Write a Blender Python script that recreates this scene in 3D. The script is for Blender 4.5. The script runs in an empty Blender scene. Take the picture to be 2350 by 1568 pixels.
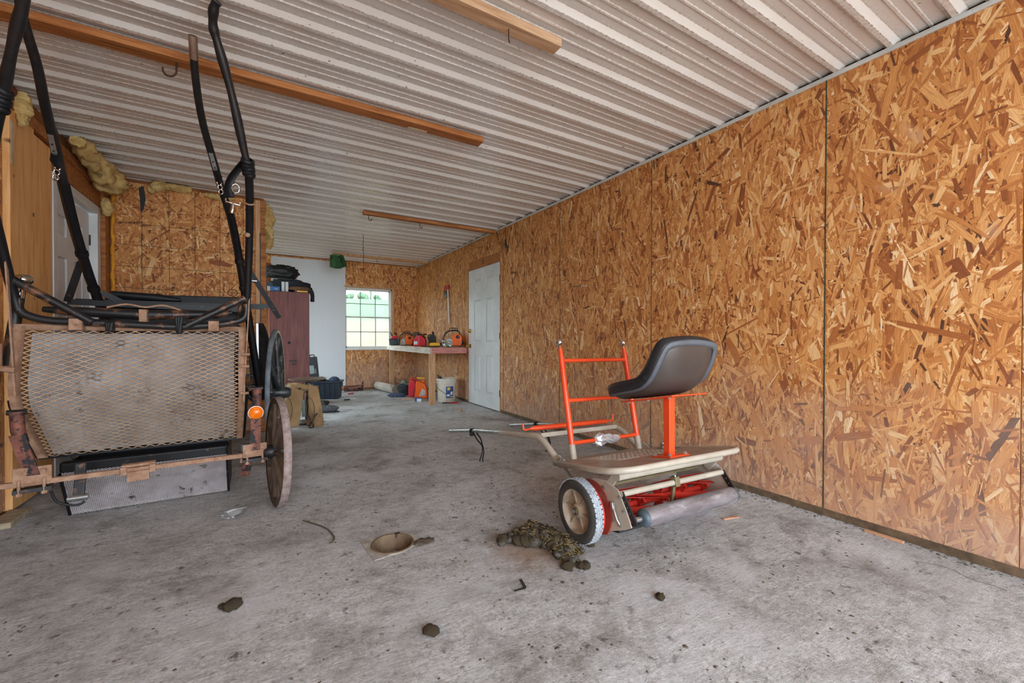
import bpy, bmesh, math, random
import numpy as np
from mathutils import Vector, Matrix, noise as mnoise

sc = bpy.context.scene
col = sc.collection
R = math.radians

# ------------------------------------------------------------------ camera
cam_d = bpy.data.cameras.new('camera')
cam_d.sensor_width = 36.0
cam_d.lens = 952.43 / 2350.0 * 36.0
cam_d.clip_start = 0.02
cam_d.clip_end = 500
cam = bpy.data.objects.new('camera', cam_d)
col.objects.link(cam)
YAW, PITCH, ROLL, CAMH = 0.5386956, -0.0085954, 0.001738, 1.0008
fw = Vector((math.sin(YAW) * math.cos(PITCH), math.cos(YAW) * math.cos(PITCH), math.sin(PITCH)))
rt = Vector((math.cos(YAW), -math.sin(YAW), 0))
up = rt.cross(fw)
r2 = rt * math.cos(ROLL) + up * math.sin(ROLL)
u2 = -rt * math.sin(ROLL) + up * math.cos(ROLL)
m = Matrix((r2, u2, -fw)).transposed().to_4x4()
m.translation = (0, 0, CAMH)
cam.matrix_world = m
sc.camera = cam

# ------------------------------------------------------------------ world, light, exposure
EXPOSURE = 3.58
world = bpy.data.worlds.new('overcast_sky')
sc.world = world
world.use_nodes = True
wn = world.node_tree.nodes
bg = wn['Background']
bg.inputs[0].default_value = (0.80, 0.90, 1.0, 1)
bg.inputs[1].default_value = 1.0

def portal(name, loc, rot, sx, sy):
    d = bpy.data.lights.new(name, 'AREA')
    d.shape = 'RECTANGLE'; d.size = sx; d.size_y = sy
    d.cycles.is_portal = True
    o = bpy.data.objects.new(name, d); col.objects.link(o)
    o.location = loc; o.rotation_euler = rot
    return o
FRONT_Y = -2.0
portal('doorway_portal', (0.85, FRONT_Y - 0.05, 1.2), (R(90), 0, 0), 3.9, 2.5)
portal('window_portal', (1.77, 8.47, 1.37), (R(-90), 0, 0), 0.9, 1.2)
portal('added_window_portal', (-1.33, 6.75, 1.25), (0, R(-90), 0), 2.0, 2.6)  # serves the unseen window added on the left

vs = sc.view_settings
vs.view_transform = 'Standard'
vs.look = 'None'
vs.gamma = 1.0
vs.use_curve_mapping = False
vs.exposure = EXPOSURE
sc.cycles.use_denoising = True
sc.cycles.max_bounces = 7
sc.cycles.diffuse_bounces = 5
sc.cycles.adaptive_threshold = 0.03
sc.cycles.transparent_max_bounces = 12
sc.cycles.caustics_reflective = False
sc.cycles.caustics_refractive = False

# ------------------------------------------------------------------ helpers: colour, materials
def lin(c):
    def g(x):
        x = x / 255.0
        return x / 12.92 if x <= 0.04045 else ((x + 0.055) / 1.055) ** 2.4
    return (g(c[0]), g(c[1]), g(c[2]), 1.0)

MATS = {}
def newmat(name):
    mt = bpy.data.materials.new(name); mt.use_nodes = True
    MATS[name] = mt
    return mt, mt.node_tree.nodes, mt.node_tree.links, mt.node_tree.nodes['Principled BSDF']

def ramp(n, stops, interp='LINEAR'):
    r = n.new('ShaderNodeValToRGB')
    cr = r.color_ramp
    cr.interpolation = interp
    while len(cr.elements) < len(stops): cr.elements.new(0.5)
    for e, (p, c) in zip(cr.elements, stops):
        e.position = p; e.color = c
    return r

def coords(n, l, kind='Object', scale=(1, 1, 1), rot=(0, 0, 0), loc=(0, 0, 0)):
    tc = n.new('ShaderNodeTexCoord'); mp = n.new('ShaderNodeMapping')
    l.new(tc.outputs[kind], mp.inputs[0])
    mp.inputs['Scale'].default_value = scale
    mp.inputs['Rotation'].default_value = rot
    mp.inputs['Location'].default_value = loc
    return mp.outputs[0]

def noise_tex(n, l, vec, scale, detail=4, rough=0.6, dist=0.0):
    t = n.new('ShaderNodeTexNoise')
    t.inputs['Scale'].default_value = scale
    t.inputs['Detail'].default_value = detail
    t.inputs['Roughness'].default_value = rough
    t.inputs['Distortion'].default_value = dist
    l.new(vec, t.inputs['Vector'])
    return t.outputs['Fac']

def mixc(n, l, fac, a, b, mode='MIX'):
    mx = n.new('ShaderNodeMix'); mx.data_type = 'RGBA'; mx.blend_type = mode
    for sock, v in ((mx.inputs['Factor'], fac), (mx.inputs['A'], a), (mx.inputs['B'], b)):
        if isinstance(v, (int, float)): sock.default_value = v
        elif isinstance(v, tuple): sock.default_value = v
        else: l.new(v, sock)
    return mx.outputs['Result']

def bump(n, l, b, fac, strength=0.3, dist=0.01):
    bp = n.new('ShaderNodeBump')
    bp.inputs['Strength'].default_value = strength
    bp.inputs['Distance'].default_value = dist
    l.new(fac, bp.inputs['Height'])
    l.new(bp.outputs[0], b.inputs['Normal'])

def pm(name, c1, c2=None, scale=8.0, rough=0.6, metal=0.0, lo=0.35, hi=0.65, stretch=(1, 1, 1), bumpv=0.0, bscale=None,
       spots=None, sscale=20.0, slo=0.6, shi=0.66, spec=0.5, detail=5):
    """paint / metal / wood / cloth: two tones mixed by noise, optional spots of a third tone, optional relief"""
    if name in MATS: return MATS[name]
    mt, n, l, b = newmat(name)
    b.inputs['Roughness'].default_value = rough
    b.inputs['Metallic'].default_value = metal
    b.inputs['Specular IOR Level'].default_value = spec
    if c2 is None:
        c2 = tuple(max(0, x * 0.8) for x in c1)
    v = coords(n, l, 'Object', stretch)
    f = noise_tex(n, l, v, scale, detail)
    r = ramp(n, [(lo, lin(c1)), (hi, lin(c2))])
    l.new(f, r.inputs[0])
    out = r.outputs[0]
    if spots:
        f2 = noise_tex(n, l, v, sscale, 6, 0.65)
        r2_ = ramp(n, [(slo, (0, 0, 0, 1)), (shi, (1, 1, 1, 1))])
        l.new(f2, r2_.inputs[0])
        out = mixc(n, l, r2_.outputs[0], out, lin(spots))
    l.new(out, b.inputs['Base Color'])
    if bumpv:
        bump(n, l, b, noise_tex(n, l, v, bscale or scale * 4, 5), bumpv, 0.004)
    return mt

# ------------------------------------------------------------------ helpers: meshes and objects
MW = {}          # world matrix of every empty / part, so that world points can be made local
def empty(name, loc=(0, 0, 0), mat=None, label=None, cat=None, group=None, kind=None):
    o = bpy.data.objects.new(name, None)
    o.empty_display_size = 0.1
    col.objects.link(o)
    M = mat if mat is not None else Matrix.Translation(loc)
    o.matrix_world = M
    MW[o] = M.copy()
    tag(o, label, cat, group, kind)
    return o

def tag(o, label=None, cat=None, group=None, kind=None):
    if label: o['label'] = label
    if cat: o['category'] = cat
    if group: o['group'] = group
    if kind: o['kind'] = kind
    return o

def V(*a): return Vector(a)

def basis(d, upv=(0, 0, 1)):
    d = Vector(d).normalized()
    u = Vector(upv)
    if abs(d.dot(u.normalized())) > 0.98: u = Vector((0, 1, 0)) if abs(d.y) < 0.9 else Vector((1, 0, 0))
    s = d.cross(u).normalized()
    u = s.cross(d).normalized()
    return d, s, u

class MB:
    def __init__(s): s.v = []; s.f = []; s.sm = []
    def add(s, vs_, fs, smooth=False):
        b = len(s.v)
        s.v.extend(Vector(q) for q in vs_)
        s.f.extend(tuple(b + i for i in f) for f in fs)
        s.sm.extend([smooth] * len(fs))
        return s
    def hexa(s, p):      # 8 points: bottom loop 0-3, top loop 4-7
        return s.add(p, [(3, 2, 1, 0), (4, 5, 6, 7), (0, 1, 5, 4), (1, 2, 6, 5), (2, 3, 7, 6), (3, 0, 4, 7)])
    def box(s, x0, y0, z0, x1, y1, z1):
        return s.hexa([(x0, y0, z0), (x1, y0, z0), (x1, y1, z0), (x0, y1, z0), (x0, y0, z1), (x1, y0, z1), (x1, y1, z1), (x0, y1, z1)])
    def cbox(s, c, size, M=None):
        c = Vector(c); h = Vector(size) / 2
        M = M or Matrix.Identity(3)
        P = [c + M @ Vector((sx * h.x, sy * h.y, sz * h.z)) for sz in (-1, 1) for sx, sy in ((-1, -1), (1, -1), (1, 1), (-1, 1))]
        return s.hexa(P)
    def bar(s, p0, p1, w, h, upv=(0, 0, 1)):
        p0 = Vector(p0); p1 = Vector(p1)
        d, a, u = basis(p1 - p0, upv)
        P = [p + a * (sx * w / 2) + u * (sz * h / 2) for p in (p0, p1) for sx, sz in ((-1, -1), (1, -1), (1, 1), (-1, 1))]
        return s.hexa(P)
    def tube(s, pts, r, n=10, cap=True, closed=False, flat=1.0, upv=(0, 0, 1)):
        pts = [Vector(p) for p in pts]
        k = len(pts)
        rs = r if isinstance(r, (list, tuple)) else [r] * k
        vv = []; ff = []
        pu = None
        for i, p in enumerate(pts):
            if closed: d = pts[(i + 1) % k] - pts[i - 1]
            else: d = pts[min(i + 1, k - 1)] - pts[max(i - 1, 0)]
            d.normalize()
            if pu is None: _, a, u = basis(d, upv)
            else:
                a = d.cross(pu)
                if a.length < 1e-6: _, a, u = basis(d, upv)
                else: a.normalize(); u = a.cross(d).normalized()
            pu = u
            for j in range(n):
                t = 2 * math.pi * j / n
                vv.append(p + a * (math.cos(t) * rs[i]) + u * (math.sin(t) * rs[i] * flat))
        lim = k if closed else k - 1
        for i in range(lim):
            for j in range(n):
                a0 = i * n + j; a1 = i * n + (j + 1) % n
                b0 = ((i + 1) % k) * n + j; b1 = ((i + 1) % k) * n + (j + 1) % n
                ff.append((a0, a1, b1, b0))
        s.add(vv, ff, True)
        if cap and not closed:
            s.add([vv[j] for j in range(n)], [tuple(range(n - 1, -1, -1))])
            s.add([vv[(k - 1) * n + j] for j in range(n)], [tuple(range(n))])
        return s
    def lathe(s, prof, o=(0, 0, 0), axis=(0, 0, 1), n=24, smooth=True, cap=True, arc=1.0):
        o = Vector(o); d, a, u = basis(axis, (0, 1, 0) if abs(Vector(axis).normalized().z) > 0.9 else (0, 0, 1))
        k = len(prof); vv = []; ff = []
        for (r, h) in prof:
            for j in range(n):
                t = 2 * math.pi * j / n
                vv.append(o + d * h + a * (math.cos(t) * r) + u * (math.sin(t) * r))
        for i in range(k - 1):
            for j in range(n):
                ff.append((i * n + j, i * n + (j + 1) % n, (i + 1) * n + (j + 1) % n, (i + 1) * n + j))
        s.add(vv, ff, smooth)
        if cap:
            if prof[0][0] > 1e-6: s.add([vv[j] for j in range(n)], [tuple(range(n - 1, -1, -1))])
            if prof[-1][0] > 1e-6: s.add([vv[(k - 1) * n + j] for j in range(n)], [tuple(range(n))])
        return s
    def prism(s, poly, fn, t0, t1):
        k = len(poly)
        vv = [fn(p[0], p[1], t0) for p in poly] + [fn(p[0], p[1], t1) for p in poly]
        ff = [tuple(range(k - 1, -1, -1)), tuple(range(k, 2 * k))] + [(i, (i + 1) % k, k + (i + 1) % k, k + i) for i in range(k)]
        return s.add(vv, ff)
    def sphere(s, c, r, n=16, m_=10, sc_=(1, 1, 1)):
        c = Vector(c); vv = []; ff = []
        for i in range(m_ + 1):
            ph = math.pi * i / m_
            for j in range(n):
                t = 2 * math.pi * j / n
                vv.append(c + Vector((math.sin(ph) * math.cos(t) * r * sc_[0], math.sin(ph) * math.sin(t) * r * sc_[1], math.cos(ph) * r * sc_[2])))
        for i in range(m_):
            for j in range(n):
                ff.append((i * n + j, (i + 1) * n + j, (i + 1) * n + (j + 1) % n, i * n + (j + 1) % n))
        return s.add(vv, ff, True)
    def grid(s, P, smooth=True, thick=None):
        """P[i][j] of points; thick = thickness along the surface normal"""
        a = len(P); b = len(P[0])
        flat_ = [Vector(q) for row in P for q in row]
        ff = [(i * b + j, i * b + j + 1, (i + 1) * b + j + 1, (i + 1) * b + j) for i in range(a - 1) for j in range(b - 1)]
        if not thick: return s.add(flat_, ff, smooth)
        nm = []
        for i in range(a):
            for j in range(b):
                du = flat_[min(i + 1, a - 1) * b + j] - flat_[max(i - 1, 0) * b + j]
                dv = flat_[i * b + min(j + 1, b - 1)] - flat_[i * b + max(j - 1, 0)]
                q = dv.cross(du); nm.append(q.normalized() if q.length > 1e-9 else Vector((0, 0, 1)))
        N = a * b
        vv = [p + q * (thick / 2) for p, q in zip(flat_, nm)] + [p - q * (thick / 2) for p, q in zip(flat_, nm)]
        ff2 = [tuple(reversed(f)) for f in ff] + [tuple(N + i for i in f) for f in ff]
        rim = [i * b for i in range(a)] + [(a - 1) * b + j for j in range(1, b)] + [i * b + b - 1 for i in range(a - 2, -1, -1)] + [j for j in range(b - 2, 0, -1)]
        k = len(rim)
        ff2 += [(rim[i], rim[(i + 1) % k], N + rim[(i + 1) % k], N + rim[i]) for i in range(k)]
        return s.add(vv, ff2, smooth)
    def build(s, name, mat, parent=None, local=False, bevel=0.0, seg=2, subd=0, label=None, cat=None, group=None, kind=None, loc=None):
        me = bpy.data.meshes.new(name)
        M = MW[parent] if parent is not None else None
        if M is not None and not local:
            inv = M.inverted(); vv = [inv @ q for q in s.v]
        elif loc is not None:
            vv = [q - Vector(loc) for q in s.v]
        else: vv = s.v
        me.from_pydata([tuple(q) for q in vv], [], s.f)
        me.polygons.foreach_set('use_smooth', s.sm)
        me.update()
        if mat: me.materials.append(MATS[mat] if isinstance(mat, str) else mat)
        o = bpy.data.objects.new(name, me)
        col.objects.link(o)
        if parent is not None:
            o.parent = parent; MW[o] = MW[parent]
        else:
            if loc is not None: o.location = loc
            MW[o] = Matrix.Translation(loc) if loc is not None else Matrix.Identity(4)
        if bevel:
            bv = o.modifiers.new('edge', 'BEVEL'); bv.width = bevel; bv.segments = seg; bv.limit_method = 'ANGLE'; bv.angle_limit = R(40)
            bv.harden_normals = False
        if subd:
            sb = o.modifiers.new('round', 'SUBSURF'); sb.levels = subd; sb.render_levels = subd
        tag(o, label, cat, group, kind)
        return o

def copy_tree(o, parent=None):
    c = o.copy(); col.objects.link(c); c.parent = parent
    if o in MW: MW[c] = MW[o]
    for ch in [q for q in o.children]: copy_tree(ch, c)
    return c

def smooth_path(pts, k=6):
    """Catmull-Rom through the points"""
    P = [Vector(p) for p in pts]; out = []
    for i in range(len(P) - 1):
        p0 = P[max(i - 1, 0)]; p1 = P[i]; p2 = P[i + 1]; p3 = P[min(i + 2, len(P) - 1)]
        for j in range(k):
            t = j / k
            out.append(0.5 * ((2 * p1) + (p2 - p0) * t + (2 * p0 - 5 * p1 + 4 * p2 - p3) * t * t + (3 * p1 - p0 - 3 * p2 + p3) * t ** 3))
    out.append(P[-1])
    return out

def bent(pts, r=0.04, k=5):
    """polyline with rounded corners"""
    P = [Vector(p) for p in pts]; out = [P[0]]
    for i in range(1, len(P) - 1):
        a = P[i - 1] - P[i]; b = P[i + 1] - P[i]
        ra = min(r, a.length * 0.45); rb = min(r, b.length * 0.45)
        A = P[i] + a.normalized() * ra; B = P[i] + b.normalized() * rb
        for j in range(k + 1):
            t = j / k
            out.append((1 - t) ** 2 * A + 2 * t * (1 - t) * P[i] + t * t * B)
    out.append(P[-1])
    return out

# ------------------------------------------------------------------ surface materials
def make_osb(name, tint=1.0, dirt_z=0.75):
    mt, n, l, b = newmat(name)
    at = n.new('ShaderNodeAttribute'); at.attribute_name = 'rnd'
    cr = ramp(n, [(0.0, lin((80, 54, 40))), (0.05, lin((138, 78, 42))), (0.18, lin((172, 104, 54))), (0.4, lin((200, 134, 74))),
                  (0.62, lin((216, 154, 90))), (0.8, lin((228, 174, 112))), (0.95, lin((236, 194, 138))), (1.0, lin((246, 218, 176)))])
    l.new(at.outputs['Fac'], cr.inputs[0])
    uv = n.new('ShaderNodeUVMap'); uv.uv_map = 'grain'
    mp = n.new('ShaderNodeMapping'); mp.inputs['Scale'].default_value = (14, 260, 1)
    l.new(uv.outputs[0], mp.inputs[0])
    g = noise_tex(n, l, mp.outputs[0], 1.0, 4, 0.6)
    gr = ramp(n, [(0.3, (0.62, 0.58, 0.55, 1)), (0.68, (1.12, 1.1, 1.08, 1))])
    l.new(g, gr.inputs[0])
    c = mixc(n, l, 1.0, cr.outputs[0], gr.outputs[0], 'MULTIPLY')
    # dusty splash staining near the floor and pale scuffs
    geo = n.new('ShaderNodeNewGeometry')
    sx = n.new('ShaderNodeSeparateXYZ'); l.new(geo.outputs['Position'], sx.inputs[0])
    nz = noise_tex(n, l, geo.outputs['Position'], 2.2, 5, 0.65)
    ad = n.new('ShaderNodeMath'); ad.operation = 'MULTIPLY_ADD'
    l.new(nz, ad.inputs[0]); ad.inputs[1].default_value = 1.6; l.new(sx.outputs['Z'], ad.inputs[2])
    rr = ramp(n, [(0.0, (1, 1, 1, 1)), (1.0, (0, 0, 0, 1))])
    mr = n.new('ShaderNodeMapRange')
    mr.inputs['From Min'].default_value = 0.75; mr.inputs['From Max'].default_value = 0.9 + dirt_z
    l.new(ad.outputs[0], mr.inputs['Value']); l.new(mr.outputs[0], rr.inputs[0])
    m1 = n.new('ShaderNodeMath'); m1.operation = 'MULTIPLY'; m1.inputs[1].default_value = 0.62
    l.new(rr.outputs[0], m1.inputs[0])
    c = mixc(n, l, m1.outputs[0], c, lin((176, 150, 136)))
    sc_f = noise_tex(n, l, geo.outputs['Position'], 3.3, 3, 0.7)
    sr = ramp(n, [(0.66, (0, 0, 0, 1)), (0.8, (0.55, 0.55, 0.55, 1))]); l.new(sc_f, sr.inputs[0])
    c = mixc(n, l, sr.outputs[0], c, lin((206, 184, 160)))
    l.new(c, b.inputs['Base Color'])
    b.inputs['Roughness'].default_value = 0.62
    b.inputs['Specular IOR Level'].default_value = 0.35
    bump(n, l, b, g, 0.25, 0.002)
    return mt
make_osb('osb_strands')
pm('osb_core', (150, 92, 46), (120, 66, 32), 9, 0.8)
pm('osb_edge', (42, 74, 58), (30, 44, 34), 30, 0.7)

def make_floor():
    mt, n, l, b = newmat('concrete')
    v = coords(n, l, 'Object')
    big = noise_tex(n, l, v, 0.9, 6, 0.62)
    r1 = ramp(n, [(0.28, lin((164, 162, 159))), (0.5, lin((201, 200, 198))), (0.72, lin((222, 222, 222)))])
    l.new(big, r1.inputs[0])
    grain = noise_tex(n, l, v, 70, 6, 0.8)
    r2_ = ramp(n, [(0.3, (0.45, 0.44, 0.43, 1)), (0.5, (1.03, 1.03, 1.03, 1)), (0.72, (1.35, 1.35, 1.35, 1))]); l.new(grain, r2_.inputs[0])
    c = mixc(n, l, 1.0, r1.outputs[0], r2_.outputs[0], 'MULTIPLY')
    mid = noise_tex(n, l, coords(n, l, 'Object', (1, 1.7, 1), (0, 0, 0.4), (5, 1, 0)), 14, 6, 0.7)
    r3_ = ramp(n, [(0.32, (0.66, 0.65, 0.64, 1)), (0.55, (1.0, 1.0, 1.0, 1)), (0.72, (1.14, 1.14, 1.14, 1))]); l.new(mid, r3_.inputs[0])
    c = mixc(n, l, 0.9, c, r3_.outputs[0], 'MULTIPLY')
    # damp, brown manure staining in patches
    s1 = noise_tex(n, l, coords(n, l, 'Object', (1, 1, 1), (0, 0, 0.6), (3, 7, 0)), 2.6, 7, 0.72)
    rs = ramp(n, [(0.5, (0, 0, 0, 1)), (0.7, (0.85, 0.85, 0.85, 1))]); l.new(s1, rs.inputs[0])
    c = mixc(n, l, rs.outputs[0], c, lin((112, 101, 90)))
    # small dark specks
    s2 = noise_tex(n, l, coords(n, l, 'Object', (1, 1, 1), (0, 0, 0), (11, 3, 0)), 17, 5, 0.6)
    rs2 = ramp(n, [(0.605, (0, 0, 0, 1)), (0.69, (0.8, 0.8, 0.8, 1))]); l.new(s2, rs2.inputs[0])
    c = mixc(n, l, rs2.outputs[0], c, lin((72, 64, 56)))
    # pale chalky bloom
    s3 = noise_tex(n, l, coords(n, l, 'Object', (1, 1, 1), (0, 0, 0), (1, 13, 0)), 1.9, 6, 0.66)
    rs3 = ramp(n, [(0.5, (0, 0, 0, 1)), (0.7, (0.75, 0.75, 0.75, 1))]); l.new(s3, rs3.inputs[0])
    c = mixc(n, l, rs3.outputs[0], c, lin((222, 222, 224)))
    # wet brown stain soaked into the slab round the manure pile
    vd = n.new('ShaderNodeVectorMath'); vd.operation = 'DISTANCE'; l.new(v, vd.inputs[0]); vd.inputs[1].default_value = (1.11, 1.64, 0)
    vm_ = n.new('ShaderNodeMath'); vm_.operation = 'MULTIPLY_ADD'; l.new(mid, vm_.inputs[0]); vm_.inputs[1].default_value = 0.25; l.new(vd.outputs['Value'], vm_.inputs[2])
    rst = ramp(n, [(0.2, (0.75, 0.75, 0.75, 1)), (0.4, (0, 0, 0, 1))]); l.new(vm_.outputs[0], rst.inputs[0])
    c = mixc(n, l, rst.outputs[0], c, lin((150, 116, 84)))
    l.new(c, b.inputs['Base Color'])
    b.inputs['Roughness'].default_value = 0.78
    b.inputs['Specular IOR Level'].default_value = 0.3
    trow = noise_tex(n, l, coords(n, l, 'Object', (9, 26, 9), (0, 0, 0.35)), 1.0, 6, 0.7)
    m1 = n.new('ShaderNodeMath'); m1.operation = 'MULTIPLY_ADD'; m1.inputs[1].default_value = 0.8
    l.new(grain, m1.inputs[0]); l.new(trow, m1.inputs[2])
    bump(n, l, b, m1.outputs[0], 0.85, 0.018)
    return mt
make_floor()

def make_ceiling():
    mt, n, l, b = newmat('white_steel')
    v = coords(n, l, 'Object')
    dirt = noise_tex(n, l, v, 60, 6, 0.7)
    patch = noise_tex(n, l, coords(n, l, 'Object', (0.6, 3, 1)), 1.4, 5, 0.6)
    r1 = ramp(n, [(0.35, lin((226, 223, 218))), (0.7, lin((210, 203, 196)))]); l.new(patch, r1.inputs[0])
    # fly specks and brown grime gathered along the creases of the ribs
    geo = n.new('ShaderNodeNewGeometry')
    at = n.new('ShaderNodeAttribute'); at.attribute_name = 'crease'
    mm = n.new('ShaderNodeMath'); mm.operation = 'MULTIPLY'
    rd = ramp(n, [(0.46, (0, 0, 0, 1)), (0.6, (1, 1, 1, 1))]); l.new(dirt, rd.inputs[0])
    l.new(rd.outputs[0], mm.inputs[0]); l.new(at.outputs['Fac'], mm.inputs[1])
    c = mixc(n, l, mm.outputs[0], r1.outputs[0], lin((122, 96, 70)))
    sp = noise_tex(n, l, v, 38, 2, 0.5)
    rsp = ramp(n, [(0.73, (0, 0, 0, 1)), (0.76, (0.8, 0.8, 0.8, 1))]); l.new(sp, rsp.inputs[0])
    c = mixc(n, l, rsp.outputs[0], c, lin((120, 100, 80)))
    l.new(c, b.inputs['Base Color'])
    b.inputs['Roughness'].default_value = 0.17
    b.inputs['Specular IOR Level'].default_value = 0.9
    return mt
make_ceiling()

def make_wood(name, c1, c2, c3, grain=(3, 40, 40), rough=0.7, knots=True, bumpv=0.25):
    mt, n, l, b = newmat(name)
    v = coords(n, l, 'Object', grain)
    g = noise_tex(n, l, v, 1.0, 6, 0.65, 0.6)
    r = ramp(n, [(0.3, lin(c1)), (0.52, lin(c2)), (0.72, lin(c3))]); l.new(g, r.inputs[0])
    out = r.outputs[0]
    if knots:
        vo = n.new('ShaderNodeTexVoronoi'); vo.inputs['Scale'].default_value = 3.0
        l.new(coords(n, l, 'Object', (0.8, 2.0, 2.0)), vo.inputs['Vector'])
        rk = ramp(n, [(0.05, (0.85, 0.85, 0.85, 1)), (0.11, (0, 0, 0, 1))]); l.new(vo.outputs['Distance'], rk.inputs[0])
        out = mixc(n, l, rk.outputs[0], out, lin((92, 50, 26)))
    l.new(out, b.inputs['Base Color'])
    b.inputs['Roughness'].default_value = rough
    b.inputs['Specular IOR Level'].default_value = 0.3
    bump(n, l, b, g, bumpv, 0.003)
    return mt
make_wood('batten_wood', (118, 68, 34), (168, 106, 58), (192, 136, 86))
make_wood('batten_wood_pale', (150, 112, 82), (184, 146, 112), (206, 172, 140))
make_wood('stud_pine', (206, 140, 80), (230, 174, 112), (238, 190, 132), (30, 30, 2.5))
make_wood('bench_pine', (164, 118, 80), (198, 154, 112), (214, 176, 138), (30, 30, 3))
make_wood('bench_white', (170, 152, 132), (206, 194, 180), (222, 214, 204), (30, 4, 30), knots=False)
make_wood('bench_pink', (176, 106, 96), (200, 134, 124), (206, 150, 140), (4, 30, 30))
make_wood('plank_grey', (136, 120, 98), (166, 150, 126), (184, 170, 148), (6, 30, 30))
make_wood('cabinet_wood', (92, 52, 50), (118, 70, 66), (136, 88, 82), (30, 30, 2.5), 0.5, False, 0.08)
make_wood('axe_wood', (196, 186, 172), (216, 208, 196), (228, 222, 214), (30, 30, 4), 0.6, False, 0.1)
make_wood('black_wood', (20, 19, 20), (30, 29, 30), (46, 38, 34), (30, 30, 4), 0.42, False, 0.15)

pm('sill_dark', (74, 58, 42), (52, 42, 32), 14, 0.9, bumpv=0.5)
pm('sill_brown', (112, 90, 66), (78, 62, 46), 18, 0.9, bumpv=0.5)
pm('trim_white', (206, 206, 202), (190, 188, 184), 6, 0.5)
pm('door_white', (214, 216, 216), (198, 200, 200), 3, 0.42)
pm('vinyl_white', (222, 222, 218), (208, 206, 200), 5, 0.4)
pm('brass', (190, 150, 70), (160, 120, 50), 20, 0.25, 0.9)
pm('steel_dark', (70, 66, 62), (46, 42, 40), 30, 0.5, 0.7)
pm('rust_wire', (92, 58, 40), (62, 42, 32), 40, 0.8, 0.3)
pm('insulation', (214, 186, 124), (176, 142, 82), 12, 0.95, bumpv=1.0, bscale=60, spots=(132, 108, 68), sscale=11)
pm('foam_yellow', (226, 160, 40), (200, 128, 24), 20, 0.7, bumpv=0.5, bscale=40)
pm('paper_tag', (206, 192, 164), (186, 168, 138), 14, 0.8)
pm('ink_faded', (92, 62, 42), (70, 48, 36), 20, 0.9)
pm('green_ink', (52, 62, 34), (40, 50, 28), 20, 0.9)

# mower
pm('mower_orange', (236, 82, 38), (224, 72, 32), 5, 0.33, spots=(196, 70, 40), sscale=9, slo=0.68, shi=0.8)
pm('mower_red', (204, 50, 36), (180, 42, 30), 8, 0.42, spots=(150, 92, 74), sscale=14, slo=0.62, shi=0.78)
pm('mower_dull', (156, 70, 56), (132, 60, 50), 6, 0.5, spots=(150, 120, 102), sscale=9, slo=0.56, shi=0.72)
pm('mower_tan', (186, 178, 162), (166, 156, 140), 5, 0.42, spots=(150, 134, 112), sscale=16, slo=0.6, shi=0.75)
pm('mower_deck', (164, 152, 138), (142, 128, 112), 6, 0.5, spots=(120, 104, 88), sscale=12, slo=0.6, shi=0.78)
pm('mower_olive', (128, 116, 84), (104, 92, 64), 12, 0.5)
pm('zinc', (196, 198, 200), (160, 160, 158), 20, 0.3, 0.85)
pm('chrome', (222, 220, 216), (206, 202, 198), 6, 0.08, 1.0)
pm('seat_black', (40, 42, 46), (30, 31, 34), 8, 0.45)
pm('seat_lip', (92, 97, 104), (78, 82, 88), 8, 0.5)
pm('seat_brown', (72, 62, 56), (62, 54, 50), 5, 0.5)
pm('tyre_tread', (172, 180, 186), (136, 142, 148), 30, 0.9, bumpv=0.4, spots=(92, 92, 92), sscale=8, slo=0.62, shi=0.75)
pm('tyre_side', (50, 48, 46), (72, 68, 62), 12, 0.85, spots=(104, 90, 70), sscale=16, slo=0.62, shi=0.75)
pm('hub_tan', (178, 164, 146), (150, 132, 112), 9, 0.6, spots=(104, 84, 62), sscale=7, slo=0.58, shi=0.74)
pm('roller_rubber', (148, 142, 144), (112, 104, 106), 9, 0.5, 0.35, spots=(190, 188, 192), sscale=6, slo=0.56, shi=0.72, stretch=(1, 3, 3))
pm('roller_cap', (86, 100, 108), (60, 70, 78), 14, 0.55, 0.2)
pm('black_steel', (34, 34, 36), (22, 22, 24), 12, 0.45, 0.2)
pm('black_cord', (22, 22, 26), (14, 14, 16), 30, 0.6)
pm('foil', (232, 234, 238), (206, 208, 214), 18, 0.3, 0.55)

# carts
pm('rust_tan', (172, 138, 114), (140, 104, 80), 26, 0.85, 0.15, spots=(170, 146, 124), sscale=40, bumpv=0.4, bscale=90)
pm('rust_mesh', (188, 162, 136), (164, 134, 108), 14, 0.8, 0.15, spots=(104, 78, 58), sscale=12)
pm('mesh_grey', (222, 214, 214), (196, 186, 186), 12, 0.7, 0.1, spots=(84, 72, 62), sscale=9)
pm('rust_red', (130, 78, 62), (92, 54, 44), 24, 0.7, 0.2, spots=(34, 32, 34), sscale=22, slo=0.5, shi=0.56)
pm('rust_black', (34, 33, 34), (26, 25, 26), 9, 0.45, 0.2, spots=(122, 82, 58), sscale=7, slo=0.53, shi=0.6)
pm('cart_black', (22, 22, 25), (15, 15, 17), 8, 0.45, 0.0, spec=0.3, spots=(86, 76, 66), sscale=26, slo=0.64, shi=0.7)
pm('cart_board', (158, 154, 152), (120, 114, 110), 5, 0.85, spots=(60, 54, 48), sscale=4, slo=0.56, shi=0.75)
pm('basket_dark', (70, 66, 66), (46, 42, 42), 6, 0.9)
pm('leather_black', (24, 25, 28), (17, 18, 20), 14, 0.5, spec=0.3, bumpv=0.2)
pm('rim_dusty', (158, 142, 138), (124, 106, 100), 30, 0.9, spots=(96, 72, 60), sscale=18)
pm('wheel_brown', (94, 76, 60), (66, 52, 42), 14, 0.65, spots=(178, 170, 156), sscale=7, slo=0.6, shi=0.7)
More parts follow.
